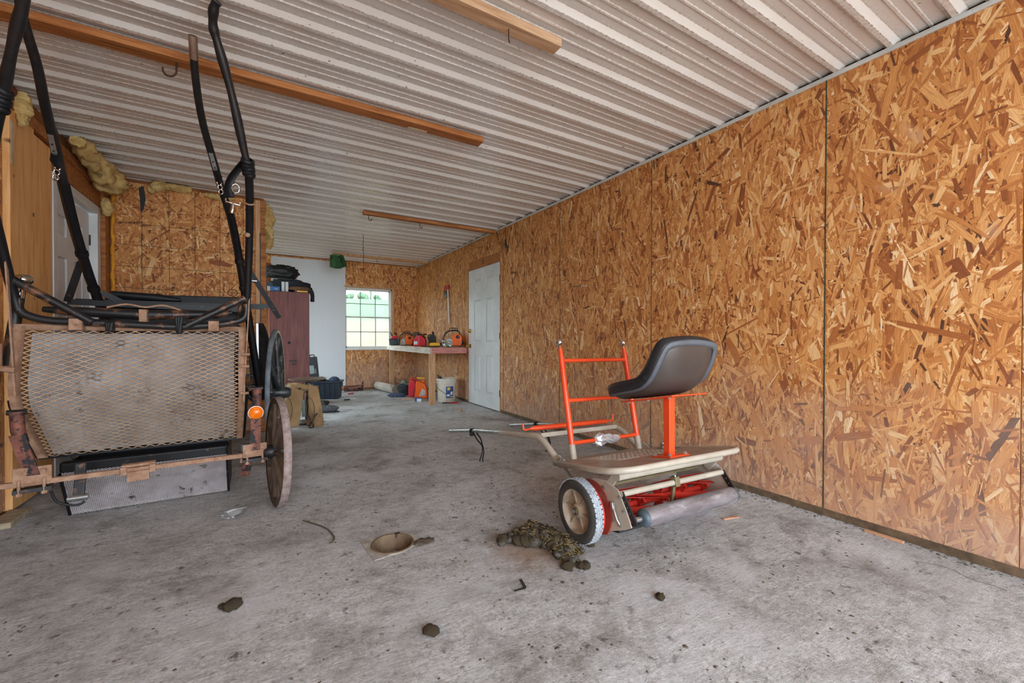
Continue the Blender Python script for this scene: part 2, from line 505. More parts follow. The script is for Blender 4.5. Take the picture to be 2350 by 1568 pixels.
pm('wheel_black', (56, 60, 62), (36, 38, 40), 12, 0.4, spots=(120, 122, 122), sscale=9, slo=0.56, shi=0.7)
pm('tread_grey', (124, 134, 140), (92, 100, 106), 14, 0.7, 0.2)
pm('cream_stripe', (216, 204, 180), (196, 182, 156), 10, 0.5)
pm('amber', (240, 126, 24), (226, 104, 12), 60, 0.2)

# clutter
pm('denim_dark', (44, 50, 58), (32, 36, 44), 16, 0.9, bumpv=0.4)
pm('coat_black', (34, 34, 36), (22, 22, 24), 10, 0.5, bumpv=0.3)
pm('box_blue', (40, 110, 176), (34, 96, 156), 6, 0.5)
pm('box_cream', (206, 190, 160), (188, 170, 140), 6, 0.6)
pm('box_silver', (206, 208, 208), (186, 188, 188), 6, 0.4)
pm('glove_brown', (140, 96, 58), (84, 62, 46), 24, 0.9, bumpv=0.5)
pm('plastic_yellow', (232, 178, 36), (214, 156, 24), 8, 0.4)
pm('plastic_black', (36, 38, 42), (26, 28, 30), 8, 0.4)
pm('tote_navy', (42, 56, 70), (32, 42, 54), 6, 0.5)
pm('case_black', (40, 44, 46), (28, 30, 32), 6, 0.5)
pm('case_print', (140, 148, 148), (110, 118, 118), 6, 0.6)
pm('leather_tan', (178, 146, 104), (156, 124, 84), 6, 0.8, spots=(112, 92, 70), sscale=4, slo=0.52, shi=0.72)
pm('leather_seam', (120, 92, 60), (100, 76, 48), 10, 0.8)
pm('disc_rust', (138, 116, 100), (116, 90, 76), 8, 0.55, 0.4, spots=(120, 76, 56), sscale=6)
pm('leather_brown', (86, 50, 38), (64, 38, 30), 14, 0.6)
pm('boot_grey', (92, 98, 102), (74, 78, 82), 12, 0.8)
pm('boot_dark', (54, 52, 48), (40, 38, 36), 12, 0.7)
pm('helmet_green', (40, 94, 44), (28, 72, 34), 6, 0.3)
pm('helmet_brown', (112, 92, 66), (88, 72, 52), 14, 0.8)
pm('can_red', (212, 40, 58), (190, 32, 48), 5, 0.4)
pm('can_pink', (214, 120, 126), (200, 104, 110), 5, 0.4)
pm('saw_orange', (238, 104, 34), (222, 88, 24), 5, 0.35)
pm('saw_grey', (176, 172, 164), (140, 134, 126), 12, 0.5, 0.2)
pm('saw_dirty', (112, 100, 84), (84, 74, 62), 12, 0.7)
pm('jug_white', (206, 204, 196), (186, 182, 172), 5, 0.5)
pm('jug_orange', (244, 104, 26), (230, 88, 16), 4, 0.35)
pm('jug_label', (196, 190, 182), (156, 150, 142), 10, 0.6)
pm('tub_grey', (70, 78, 84), (52, 58, 64), 6, 0.5)
pm('pvc_white', (206, 200, 188), (180, 170, 156), 4, 0.5, spots=(150, 134, 112), sscale=5)
pm('bucket_white', (216, 210, 196), (196, 186, 168), 5, 0.55, spots=(150, 126, 92), sscale=6, slo=0.55, shi=0.75)
pm('label_blue', (46, 78, 138), (38, 66, 120), 6, 0.5)
pm('label_white', (222, 222, 222), (206, 206, 206), 6, 0.5)
pm('label_yellow', (232, 200, 60), (220, 186, 48), 6, 0.5)
pm('cloth_blue', (78, 90, 118), (56, 64, 88), 14, 0.95, bumpv=0.4)
pm('grey_green', (132, 146, 136), (112, 124, 116), 6, 0.5)
pm('rag_brown', (104, 88, 74), (80, 66, 56), 12, 0.9)
pm('tool_red', (196, 40, 48), (170, 32, 38), 8, 0.4)
pm('axe_red', (186, 40, 36), (160, 34, 30), 8, 0.4)
pm('manure', (92, 76, 48), (54, 44, 30), 40, 0.85, bumpv=1.0, bscale=90, spots=(124, 102, 58), sscale=90, slo=0.56, shi=0.66)
pm('manure_grey', (86, 82, 74), (52, 46, 38), 14, 0.6, bumpv=0.4, spots=(104, 88, 54), sscale=26)
pm('straw_bits', (150, 128, 78), (120, 100, 58), 30, 0.9)
pm('crumbs', (104, 92, 78), (70, 60, 50), 40, 0.95)
pm('drain_iron_shaded', (122, 102, 80), (88, 70, 52), 12, 0.75, spots=(112, 84, 62), sscale=7)  # rusty iron, darkened to carry the shade inside the bowl
pm('drain_frame', (168, 162, 154), (136, 128, 118), 22, 0.8, bumpv=0.4)
pm('drain_mud_shade', (112, 90, 66), (86, 66, 46), 12, 0.9, bumpv=0.5)  # mud brown, also used as painted shade low in the bowl
pm('film', (196, 204, 208), (180, 188, 192), 6, 0.25)
pm('twig', (92, 76, 58), (70, 58, 44), 30, 0.9)
pm('sliver_wood', (196, 150, 118), (176, 130, 100), 20, 0.8)

def make_glass(name, tint, rough=0.0, refl=0.08):
    mt = bpy.data.materials.new(name); mt.use_nodes = True; MATS[name] = mt
    n = mt.node_tree.nodes; l = mt.node_tree.links
    n.remove(n['Principled BSDF'])
    tr = n.new('ShaderNodeBsdfTransparent'); tr.inputs[0].default_value = tint
    gl = n.new('ShaderNodeBsdfGlossy'); gl.inputs['Roughness'].default_value = 0.05 + rough
    mx = n.new('ShaderNodeMixShader'); mx.inputs[0].default_value = refl
    l.new(tr.outputs[0], mx.inputs[1]); l.new(gl.outputs[0], mx.inputs[2])
    l.new(mx.outputs[0], n['Material Output'].inputs[0])
make_glass('window_glass', (0.86, 0.90, 0.88, 1))
make_glass('jar_glass', (0.82, 0.9, 0.9, 1), 0.05, 0.14)

def make_pegboard():
    mt, n, l, b = newmat('pegboard')
    tc = n.new('ShaderNodeTexCoord')
    vm = n.new('ShaderNodeVectorMath'); vm.operation = 'SCALE'; vm.inputs['Scale'].default_value = 1 / 0.0254
    l.new(tc.outputs['Object'], vm.inputs[0])
    fr = n.new('ShaderNodeVectorMath'); fr.operation = 'FRACTION'; l.new(vm.outputs[0], fr.inputs[0])
    sb = n.new('ShaderNodeVectorMath'); sb.operation = 'SUBTRACT'; sb.inputs[1].default_value = (0.5, 0, 0.5)
    l.new(fr.outputs[0], sb.inputs[0])
    ml = n.new('ShaderNodeVectorMath'); ml.operation = 'MULTIPLY'; ml.inputs[1].default_value = (1, 0, 1)
    l.new(sb.outputs[0], ml.inputs[0])
    ln = n.new('ShaderNodeVectorMath'); ln.operation = 'LENGTH'; l.new(ml.outputs[0], ln.inputs[0])
    gt = n.new('ShaderNodeMath'); gt.operation = 'LESS_THAN'; gt.inputs[1].default_value = 0.19
    l.new(ln.outputs['Value'], gt.inputs[0])
    c = mixc(n, l, gt.outputs[0], lin((214, 216, 220)), lin((70, 70, 76)))
    l.new(c, b.inputs['Base Color']); b.inputs['Roughness'].default_value = 0.45
make_pegboard()

# ================================================================== THE ROOM
XL, XR, YB, ZC = -1.25, 2.712, 8.39, 2.463
YJ, XJ = 5.13, 0.0            # partition: face and free end
rng = np.random.default_rng(7)

def strand_mesh(name, o, U, Vv, N, rects, density, parent, seed, spread=0.62, lmed=0.08):
    """overlapping wood strands lying on a board, each a thin flake of its own colour and grain"""
    g = np.random.default_rng(seed)
    o, U, Vv, N = (np.array(q, float) for q in (o, U, Vv, N))
    allco, rn, uvs = [], [], []
    for (a0, a1, b0, b1) in rects:
        n = max(8, int((a1 - a0) * (b1 - b0) * density))
        L = np.clip(lmed * np.exp(g.normal(0, 0.5, n)), 0.015, 0.26)
        W = np.clip(0.0115 * np.exp(g.normal(0, 0.55, n)) * (L / lmed) ** 0.35, 0.003, 0.05)
        ang = np.where(g.random(n) < 0.72, g.normal(0, spread * 0.55, n), g.uniform(-1.57, 1.57, n)) + math.pi / 2
        ex = 0.5 * (np.abs(np.cos(ang)) * L + np.abs(np.sin(ang)) * W); ey = 0.5 * (np.abs(np.sin(ang)) * L + np.abs(np.cos(ang)) * W)
        ok = (2 * ex < a1 - a0) & (2 * ey < b1 - b0)
        L, W, ang, ex, ey = L[ok], W[ok], ang[ok], ex[ok], ey[ok]; n = len(L)
        cx = np.clip(g.uniform(a0, a1, n), a0 + ex, a1 - ex); cy = np.clip(g.uniform(b0, b1, n), b0 + ey, b1 - ey)
        # every strand gets a layer of its own among its neighbours, so that no two lie in one plane
        gx = np.floor(cx / .25).astype(int); gy = np.floor(cy / .25).astype(int); cid = gx * 1000 + gy
        od = np.argsort(cid, kind='stable'); cs_ = cid[od]; st_i = np.r_[0, np.flatnonzero(np.diff(cs_)) + 1]
        rk = np.empty(n, int); rk[od] = np.arange(n) - np.repeat(st_i, np.diff(np.r_[st_i, n]))
        h = 0.0002 + 2.4e-6 * (rk * 4 + (gx % 2) * 2 + gy % 2)
        j = lambda s: g.uniform(-s, s, n)
        px = np.stack([-0.5 + j(.05), -0.5 + j(.08), j(.12), 0.5 + j(.05), 0.5 + j(.08), j(.12)], 1) * L[:, None]
        py = np.stack([0.42 + j(.1), -0.42 + j(.1), -0.5 + j(.05), -0.4 + j(.12), 0.4 + j(.12), 0.5 + j(.05)], 1) * W[:, None]
        c, s = np.cos(ang)[:, None], np.sin(ang)[:, None]
        uu = np.clip(cx[:, None] + px * c - py * s, a0, a1)
        vv = np.clip(cy[:, None] + px * s + py * c, b0, b1)
        hh = np.repeat(h[:, None], 6, 1)
        co = o + uu[..., None] * U + vv[..., None] * Vv + hh[..., None] * N
        # gapless bed of strands below the loose ones
        nu_, nv_ = max(1, int((a1 - a0) / .03)), max(1, int((b1 - b0) / .07))
        ub = np.linspace(a0, a1, nu_ + 1); vb = np.linspace(b0, b1, nv_ + 1)
        uu0, vv0 = np.meshgrid(ub[:-1], vb[:-1]); uu1, vv1 = np.meshgrid(ub[1:], vb[1:])
        uu0, vv0, uu1, vv1 = (q.ravel() for q in (uu0, vv0, uu1, vv1)); k = len(uu0)
        um = (uu0 + uu1) / 2
        bu = np.stack([uu0, uu0, um, uu1, uu1, um], 1); bv = np.stack([vv1, vv0, vv0, vv0, vv1, vv1], 1)
        bco = o + bu[..., None] * U + bv[..., None] * Vv + np.full((k, 6, 1), 0.00012) * N
        co = np.concatenate([co, bco]); px = np.concatenate([px, bv - vv0[:, None]]); py = np.concatenate([py, bu - uu0[:, None]])
        allco.append(co.reshape(-1, 3))
        t = np.clip(g.beta(1.7, 1.75, n), 0, 1)
        t = np.where(g.random(n) < 0.035, g.uniform(0, 0.08, n), t)
        t = np.where(g.random(n) < 0.03, g.uniform(0.93, 1.0, n), t)
        t = np.concatenate([t, g.uniform(.15, .6, k)])
        rn.append(np.repeat(t, 6))
        off = g.uniform(0, 50, (n + k, 1, 2))
        uvs.append((np.stack([px, py], 2) + off).reshape(-1, 2))
    co = np.concatenate(allco); rn = np.concatenate(rn); uvs = np.concatenate(uvs)
    nv = len(co); npoly = nv // 6
    inv = np.array(MW[parent].inverted())
    co = co @ inv[:3, :3].T + inv[:3, 3]
    me = bpy.data.meshes.new(name)
    me.vertices.add(nv); me.vertices.foreach_set('co', co.astype(np.float32).ravel())
    me.loops.add(nv); me.loops.foreach_set('vertex_index', np.arange(nv, dtype=np.int32))
    me.polygons.add(npoly); me.polygons.foreach_set('loop_start', np.arange(0, nv, 6, dtype=np.int32))
    me.update(calc_edges=True)
    at = me.attributes.new('rnd', 'FLOAT', 'POINT'); at.data.foreach_set('value', rn.astype(np.float32))
    uv = me.uv_layers.new(name='grain'); uv.data.foreach_set('uv', uvs.astype(np.float32).ravel())
    me.materials.append(MATS['osb_strands'])
    ob = bpy.data.objects.new(name, me); col.objects.link(ob)
    ob.parent = parent; MW[ob] = MW[parent]; ob['kind'] = 'stuff'
    return ob

def osb_wall(wall, o, U, N, sheets, density=3800, seed=1, thick=0.011, edge=0.0009, **kw):
    """sheets: list of lists of rectangles (u0,u1,v0,v1); every sheet is a part of the wall, its strands a sub-part"""
    o = Vector(o); U = Vector(U); N = Vector(N); Z = Vector((0, 0, 1))
    for i, rects in enumerate(sheets):
        mb = MB(); rr = []
        for (a0, a1, b0, b1) in rects:
            a0 += edge; a1 -= edge
            rr.append((a0, a1, b0, b1))
            P = [o + U * a + Z * b + N * w for w in (-thick, 0) for a, b in ((a0, b0), (a1, b0), (a1, b1), (a0, b1))]
            mb.hexa(P)
        sh = mb.build('osb_sheet', 'osb_core', wall)
        strand_mesh('wood_strands', o, U, Z, N, rr, density, sh, seed * 100 + i, **kw)

# floor with the drain opening ------------------------------------------------------------
DR = Vector((0.533, 2.018, 0))
def make_floor_mesh():
    mb = MB()
    q = 0.16; x0, x1, y0, y1 = XL - 0.2, XR + 0.15, FRONT_Y - 0.2, YB + 0.2
    for (a, b, c, d) in ((x0, DR.x - q, y0, y1), (DR.x + q, x1, y0, y1), (DR.x - q, DR.x + q, y0, DR.y - q), (DR.x - q, DR.x + q, DR.y + q, y1)):
        mb.add([(a, c, 0), (b, c, 0), (b, d, 0), (a, d, 0)], [(0, 1, 2, 3)])
    n = 48; r = 0.108; ring = []; sq = []
    for j in range(n):
        t = 2 * math.pi * j / n
        cx, cy = math.cos(t), math.sin(t)
        k = q / max(abs(cx), abs(cy))
        ring.append((DR.x + r * cx, DR.y + r * cy, 0)); sq.append((DR.x + k * cx, DR.y + k * cy, 0))
    mb.add(sq + ring, [(j, (j + 1) % n, n + (j + 1) % n, n + j) for j in range(n)])
    mb.add(ring + [(p[0], p[1], -0.1) for p in ring], [(j, (j + 1) % n, n + (j + 1) % n, n + j) for j in range(n)])
    return mb.build('floor', 'concrete', kind='structure')
floor = make_floor_mesh()

# ceiling: ribbed white steel sheets --------------------------------------------------------
ceiling = empty('ceiling', (0, 0, ZC), kind='structure')
PITCH_ = 0.2286; Y0R = 1.944
def ceiling_sheet(k0, nr=4):
    prof = []   # (y, z, crease)
    zt = ZC + 0.019
    for k in range(nr):
        y = Y0R + (k0 + k) * PITCH_
        prof += [(y - 0.022, zt, 0.15), (y - 0.013, zt, 0.4), (y - 0.011, zt - 0.002, 0.0), (y + 0.009, ZC + 0.002, 0.0), (y + 0.012, ZC, 1.0), (y + 0.017, ZC, 0.15), (y + 0.034, ZC, 0.5),
                 (y + 0.056, zt, 0.3), (y + 0.066, zt, 0.0)]
        for mnr in (0.098, 0.15):
            prof += [(y + mnr - 0.004, zt, 0.1), (y + mnr, zt, 0.35), (y + mnr + 0.004, zt - 0.0045, 0.35), (y + mnr + 0.013, zt - 0.0045, 0.1), (y + mnr + 0.018, zt, 0.25), (y + mnr + 0.024, zt, 0.0)]
    prof.append((Y0R + (k0 + nr) * PITCH_ - 0.0225, zt, 0.1))
    prof = [p for p in prof if FRONT_Y < p[0] < YB + 0.02]
    xs = [XL - 0.02, 0.0, 1.4, XR + 0.004]
    me = bpy.data.meshes.new('ceiling_sheet')
    vv = [(x, p[0], p[1] - ZC) for x in xs for p in prof]; n = len(prof)
    ff = [(i * n + j, i * n + j + 1, (i + 1) * n + j + 1, (i + 1) * n + j) for i in range(len(xs) - 1) for j in range(n - 1)]
    me.from_pydata(vv, [], ff)
    at = me.attributes.new('crease', 'FLOAT', 'POINT'); at.data.foreach_set('value', [p[2] for x in xs for p in prof])
    me.materials.append(MATS['white_steel'])
    o = bpy.data.objects.new('ceiling_sheet', me); col.objects.link(o); o.parent = ceiling; MW[o] = MW[ceiling]
for k0 in range(-12, 29, 4): ceiling_sheet(k0)
# roof deck above the sheets keeps daylight out
MB().box(XL - 0.3, FRONT_Y - 0.02, ZC + 0.03, XR + 0.3, YB + 0.3, ZC + 0.2).build('ceiling_deck', 'osb_core', ceiling)

# right wall ---------------------------------------------------------------------------------
wall_right = empty('wall_right', (XR, 0, 0), kind='structure')
MB().box(XR + 0.012, FRONT_Y - 0.1, 0, XR + 0.15, 4.84, ZC + 0.05).build('wall_core', 'sill_dark', wall_right)
MB().box(XR + 0.012, 5.845, 0, XR + 0.15, YB + 0.2, ZC + 0.05).build('wall_core', 'sill_dark', wall_right)
MB().box(XR + 0.012, 4.84, 2.03, XR + 0.15, 5.845, ZC + 0.05).build('wall_core', 'sill_dark', wall_right)
zb, zt_ = 0.042, 2.447
S1 = 1.1034; SE = 0.394
sheets = [[(FRONT_Y - 0.1, -.68, zb, zt_)], [(-.68, SE, zb, zt_)], [(SE, S1, zb, zt_)]] + [[(S1 + 1.22 * k, S1 + 1.22 * (k + 1), zb, zt_)] for k in range(3)]
sheets += [[(S1 + 3.66, 4.843, zb, zt_), (4.843, 5.84, 2.025, zt_), (5.84, S1 + 4.88, zb, zt_)], [(S1 + 4.88, S1 + 6.1, zb, zt_)], [(S1 + 6.1, YB, zb, zt_)]]
osb_wall(wall_right, (XR, 0, 0), (0, 1, 0), (-1, 0, 0), sheets, 4600, seed=3)
for k in (0, 1, 2, 3, 5):      # painted sheet edges showing in the open seams
    y = S1 + 1.22 * k
    w_ = .0022 if k == 0 else .0011
    MB().box(XR - 0.0034, y - w_, zb, XR + 0.012, y + w_, zt_).build('seam_edge', 'osb_edge', wall_right)
def ink_print(y, z0, z1, seed, w=.03):
    g = random.Random(seed); mb = MB(); z = z0
    while z < z1:
        for row in (0, 1):
            if g.random() < .55:
                yy = y + (row - .5) * w; l_ = g.uniform(.006, .016)
                mb.box(XR - .0038, yy - w * g.uniform(.15, .3), z, XR - .0034, yy + w * g.uniform(.15, .3), z + g.choice([.003, .003, l_]))
        z += g.choice([.012, .014, .02, .05])
    mb.build('ink_print', 'ink_faded', wall_right, kind='stuff')
ink_print(1.905, .7, 2.2, 3); ink_print(3.03, .9, 2.15, 4); ink_print(4.08, .9, 2.1, 5)
MB().box(XR - 0.001, FRONT_Y, 0, XR + 0.03, 4.84, 0.042).build('sill_plate', 'sill_brown', wall_right)
MB().box(XR - 0.001, 5.855, 0, XR + 0.03, YB, 0.042).build('sill_plate', 'sill_brown', wall_right)
mb = MB(); mb.box(XR - 0.009, FRONT_Y, ZC - 0.018, XR, YB, ZC - 0.004); mb.box(XR - 0.02, FRONT_Y, ZC - 0.004, XR, YB, ZC - 0.001)
mb.build('trim_1', 'trim_white', kind='structure')

# header board above the door, with its ink stamp
tr2 = MB().box(XR - 0.014, 4.845, 2.03, XR, 5.79, 2.152).build('trim_2', 'batten_wood', bevel=0.002, kind='structure')
mb = MB()
for i, (yy, zz, w, h) in enumerate(((5.33, 2.095, .055, .018), (5.36, 2.115, .012, .012), (5.335, 2.115, .012, .012), (5.31, 2.115, .012, .012), (5.33, 2.068, .06, .01))):
    mb.box(XR - 0.0146, yy - w / 2, zz - h / 2, XR - 0.0142, yy + w / 2, zz + h / 2)
ink = mb.build('ink_stamp', 'plastic_black', tr2, kind='stuff')

# panelled door, right wall ---------------------------------------------------------------
def panel_door(name, o, U, N, width, height, hinge_at_0=True, knob=True, mat='door_white', z0=0.008):
    """six-panel door slab: stiles and rails stand proud of the sunk, raised-centre panels"""
    o = Vector(o); U = Vector(U); N = Vector(N); Z = Vector((0, 0, 1))
    root = empty(name, o, kind='structure')
    def bx(mb, a0, a1, b0, b1, w0, w1):
        mb.hexa([o + U * a + Z * b + N * w for w in (w0, w1) for a, b in ((a0, b0), (a1, b0), (a1, b1), (a0, b1))])
    mb = MB(); bx(mb, 0, width, z0, height, -0.036, -0.014)
    slab = mb.build('door_slab', mat, root)
    cs = [(0.19, 0.415), (0.585, 0.805)]
    rows = [(0.205, 0.745), (0.935, 1.565), (1.72, 1.865)]
    sx = width / 0.99; sz = height / 2.02
    cs = [(a * sx, b * sx) for a, b in cs]; rows = [(a * sz, b * sz) for a, b in rows]
    xs = [0, cs[0][0], cs[0][1], cs[1][0], cs[1][1], width]; zs = [z0, rows[0][0], rows[0][1], rows[1][0], rows[1][1], rows[2][0], rows[2][1], height]
    for a0, a1 in ((xs[0], xs[1]), (xs[2], xs[3]), (xs[4], xs[5])):
        mb = MB(); bx(mb, a0, a1, z0, height, -0.014, 0.0); mb.build('stile', mat, root)
    for b0, b1 in ((zs[0], zs[1]), (zs[2], zs[3]), (zs[4], zs[5]), (zs[6], zs[7])):
        for a0, a1 in cs:
            mb = MB(); bx(mb, a0, a1, b0, b1, -0.014, 0.0); mb.build('rail', mat, root)
    for a0, a1 in cs:
        for b0, b1 in rows:
            mb = MB()
            k = 0.034
            A = [o + U * a + Z * b + N * -0.0138 for a, b in ((a0 + .006, b0 + .006), (a1 - .006, b0 + .006), (a1 - .006, b1 - .006), (a0 + .006, b1 - .006))]
            B = [o + U * a + Z * b + N * -0.002 for a, b in ((a0 + k, b0 + k), (a1 - k, b0 + k), (a1 - k, b1 - k), (a0 + k, b1 - k))]
            mb.hexa(A + B); mb.build('door_panel', mat, root)
    hx = -0.004 if hinge_at_0 else width + 0.004
    for hz in (0.25, 1.02, 1.8):
        mb = MB(); mb.tube([o + U * hx + N * 0.004 + Z * (hz * sz - .045), o + U * hx + N * 0.004 + Z * (hz * sz + .045)], 0.006, 8)
        mb.build('hinge', 'steel_dark', root)
    if knob:
        kx = width - 0.06 if hinge_at_0 else 0.06
        for kz, r, nm in ((0.87, 0.028, 'door_knob'), (1.1, 0.026, 'deadbolt')):
            c = o + U * kx + Z * kz
            mb = MB(); mb.lathe([(0.032, 0), (0.032, 0.006), (0.014, 0.012), (0.012, 0.03), (r * .8, 0.038), (r, 0.05), (r * .85, 0.064), (0, 0.07)] if nm == 'door_knob' else [(0.03, 0), (0.03, 0.008), (0.024, 0.018), (0, 0.02)], c, N, 20)
            mb.build(nm, 'brass', root)
    return root
door_1 = panel_door('door_1', (XR - 0.001, 4.852, 0.006), (0, 1, 0), (-1, 0, 0), 0.986, 2.015)
MB().box(XR + 0.012, 4.84, 0, XR + 0.05, 5.845, 0.03).build('threshold', 'sill_dark', door_1)
MB().box(XR - 0.004, 4.833, 0, XR + 0.03, 4.847, 2.035).build('jamb', 'batten_wood', door_1)
MB().box(XR - 0.004, 5.842, 0, XR + 0.03, 5.852, 2.035).build('jamb', 'batten_wood', door_1)

# back wall and window -----------------------------------------------------------------------
wall_back = empty('wall_back', (1.3, YB, 0), kind='structure')
WX0, WX1, WZ0, WZ1 = 1.30, 2.205, 0.775, 1.965
mb = MB()
for b in ((-1.3, YB + .013, 0, WX0, YB + .14, ZC + .05), (WX1, YB + .013, 0, XR + .1, YB + .14, ZC + .05), (WX0, YB + .013, 0, WX1, YB + .14, WZ0), (WX0, YB + .013, WZ1, WX1, YB + .14, ZC + .05)):
    MB().box(*b).build('wall_core', 'osb_core', wall_back)
osb_wall(wall_back, (0, YB, 0), (1, 0, 0), (0, -1, 0), [[(XL, -.1, .03, 2.455)], [(-.1, WX0, 2.3, 2.455), (-.1, WX0, .03, .7)], [(WX0, WX1, .03, WZ0), (WX0, WX1, WZ1, 2.455)], [(WX1, XR, .03, 2.455)]], 3200, 5)
win = empty('window_1', (WX0, YB, WZ0), kind='structure')
yw = YB + 0.02
mb = MB()
for b in ((WX0, yw, WZ0, WX0 + .03, yw + .06, WZ1), (WX1 - .03, yw, WZ0, WX1, yw + .06, WZ1), (WX0, yw, WZ0, WX1, yw + .06, WZ0 + .035), (WX0, yw, WZ1 - .03, WX1, yw + .06, WZ1)): mb.box(*b)
mb.build('window_frame', 'vinyl_white', win, bevel=0.003)
def sash(nm, x0, x1, z0, z1, y, cols_, rows_):
    mb = MB(); t = 0.024
    for b in ((x0, y, z0, x0 + t, y + .025, z1), (x1 - t, y, z0, x1, y + .025, z1), (x0, y, z0, x1, y + .025, z0 + t), (x0, y, z1 - t, x1, y + .025, z1)): mb.box(*b)
    s = mb.build(nm, 'vinyl_white', win, bevel=0.002)
    for i in range(1, cols_):
        x = x0 + (x1 - x0) * i / cols_
        MB().box(x - .006, y + .008, z0 + t, x + .006, y + .016, z1 - t).build('glazing_bar', 'tub_grey', s)
    for i in range(1, rows_):
        z = z0 + (z1 - z0) * i / rows_
        MB().box(x0 + t, y + .009, z - .006, x1 - t, y + .015, z + .006).build('glazing_bar', 'tub_grey', s)
    MB().box(x0 + t, y + .018, z0 + t, x1 - t, y + .021, z1 - t).build('pane', 'window_glass', s)
sash('upper_sash', WX0 + .03, WX1 - .03, 1.385, WZ1 - .03, yw + .03, 3, 2)
sash('lower_sash', WX0 + .03, WX1 - .03, WZ0 + .035, 1.415, yw + .004, 3, 2)
MB().box(WX0, YB - .012, WZ0 - .012, WX1 + .02, yw + .02, WZ0 + .012).build('window_sill', 'vinyl_white', win, bevel=0.003)
MB().box(WX0, YB - .016, WZ1, WX1 + .045, YB, WZ1 + .03).build('head_casing', 'bench_pine', win)
MB().box(WX1, YB - .016, WZ0, WX1 + .04, YB, WZ1).build('side_casing', 'bench_pine', win)
cord = MB().tube(smooth_path([(2.26, YB - .012, 2.0), (2.38, YB - .014, 2.0), (2.44, YB - .014, 1.99), (2.455, YB - .014, 2.02), (2.458, YB - .014, 2.14), (2.452, YB - .014, 2.3)], 5), 0.006, 6).build('yellow_cord', 'foam_yellow', label='thin yellow cord running from window head up the back wall', cat='cord')

# left wall --------------------------------------------------------------------------------
wall_left = empty('wall_left', (XL, 3, 0), kind='structure')
for b in ((XL - .15, FRONT_Y - .1, 0, XL - .012, 4.03, ZC + .05), (XL - .15, 4.98, 0, XL - .012, 5.45, ZC + .05), (XL - .15, 8.05, 0, XL - .012, YB + .1, ZC + .05), (XL - .15, 5.45, 0, XL - .012, 8.05, .25), (XL - .15, 5.45, 2.25, XL - .012, 8.05, ZC + .05), (XL - .15, 4.03, 2.12, XL - .012, 4.98, ZC + .05)):
    MB().box(*b).build('wall_core', 'osb_core', wall_left)
osb_wall(wall_left, (XL, 0, 0), (0, 1, 0), (1, 0, 0), [[(FRONT_Y - .1, 1.0, .03, ZC)], [(1.0, 2.24, .03, ZC)], [(2.24, 3.45, .03, ZC)]], 2200, 8)
MB().box(XL - .01, 3.455, 0.02, XL + .028, 3.745, 2.29).build('stud', 'stud_pine', wall_left, bevel=.003)
MB().box(XL - .01, 3.75, 0.02, XL + .02, 4.02, 2.27).build('stud', 'stud_pine', wall_left, bevel=.003)
MB().box(XL - .01, 3.2, 2.29, XL + .034, 5.1, 2.36).build('top_plate', 'batten_wood', wall_left, bevel=.003)
MB().box(XL - .01, 5.0, 0.02, XL + .05, YJ - 0.014, 2.3).build('corner_post', 'batten_wood', wall_left, bevel=.003)
MB().box(XL - .01, 4.02, 2.14, XL + .02, 5.0, 2.29).build('head_board', 'batten_wood', wall_left, bevel=.003)
# perforated paper strip hanging on the first stud
st = MB().box(XL + .029, 3.462, 1.98, XL + .031, 3.492, 2.22).build('paper_strip', 'paper_tag', wall_left)
door_2 = panel_door('door_2', (XL - 0.03, 4.10, 0.004), (0, 1, 0), (1, 0, 0), 0.80, 2.05, hinge_at_0=False, knob=False)
for b in ((XL - .06, 4.03, 0, XL + .024, 4.095, 2.13), (XL - .06, 4.905, 0, XL + .024, 4.98, 2.13), (XL - .06, 4.095, 2.06, XL + .024, 4.905, 2.13)):
    MB().box(*b).build('door_casing', 'door_white', door_2, bevel=.003)

# unseen side window, added behind the partition to brighten the far end
win_added = empty('window_added', (XL, 5.45, .25), kind='structure')
for b in ((XL - .09, 5.45, .25, XL - .02, 5.49, 2.25), (XL - .09, 8.01, .25, XL - .02, 8.05, 2.25), (XL - .09, 5.45, .25, XL - .02, 8.05, .29), (XL - .09, 5.45, 2.21, XL - .02, 8.05, 2.25), (XL - .09, 6.73, .29, XL - .02, 6.77, 2.21)):
    MB().box(*b).build('window_frame', 'vinyl_white', win_added, bevel=.003)
for a, b in ((5.49, 6.73), (6.77, 8.01)):
    MB().box(XL - .057, a, .29, XL - .053, b, 2.21).build('pane', 'window_glass', win_added)

# partition facing the camera, ends short of the middle of the room -----------------------------
wall_partition = empty('wall_partition', (XJ, YJ, 0), kind='structure')
MB().box(XL - .1, YJ + .012, 0, XJ + .0, YJ + .1, ZC + .05).build('wall_core', 'osb_core', wall_partition)
osb_wall(wall_partition, (0, YJ, 0), (1, 0, 0), (0, -1, 0), [[(XL + .05, XJ - .075, .03, 2.44)]], 3600, 9, spread=1.6, lmed=.06)
MB().box(XJ - .075, YJ - .016, .01, XJ - .03, YJ + .012, 2.44).build('end_board', 'bench_pine', wall_partition, bevel=.002)
MB().box(XJ - .03, YJ - .012, .01, XJ + .02, YJ + .1, 2.44).build('end_board', 'batten_wood', wall_partition, bevel=.002)
mb = MB().box(XJ - .036, YJ - .019, .6, XJ - .026, YJ - .0165, 2.1); mb.build('metal_strip', 'steel_dark', wall_partition)
for z in (2.06, 1.86, 1.66, 1.46, 1.26, 1.06):       # printed layout lines
    MB().box(XL + .05, YJ - .0034, z - .0018, XJ - .076, YJ - .0030, z + .0018).build('layout_line', 'green_ink', wall_partition)
for x in (-.98, -.78, -.58, -.38, -.18):
    MB().box(x - .0018, YJ - .0034, .05, x + .0018, YJ - .0030, 2.43).build('layout_line', 'green_ink', wall_partition)

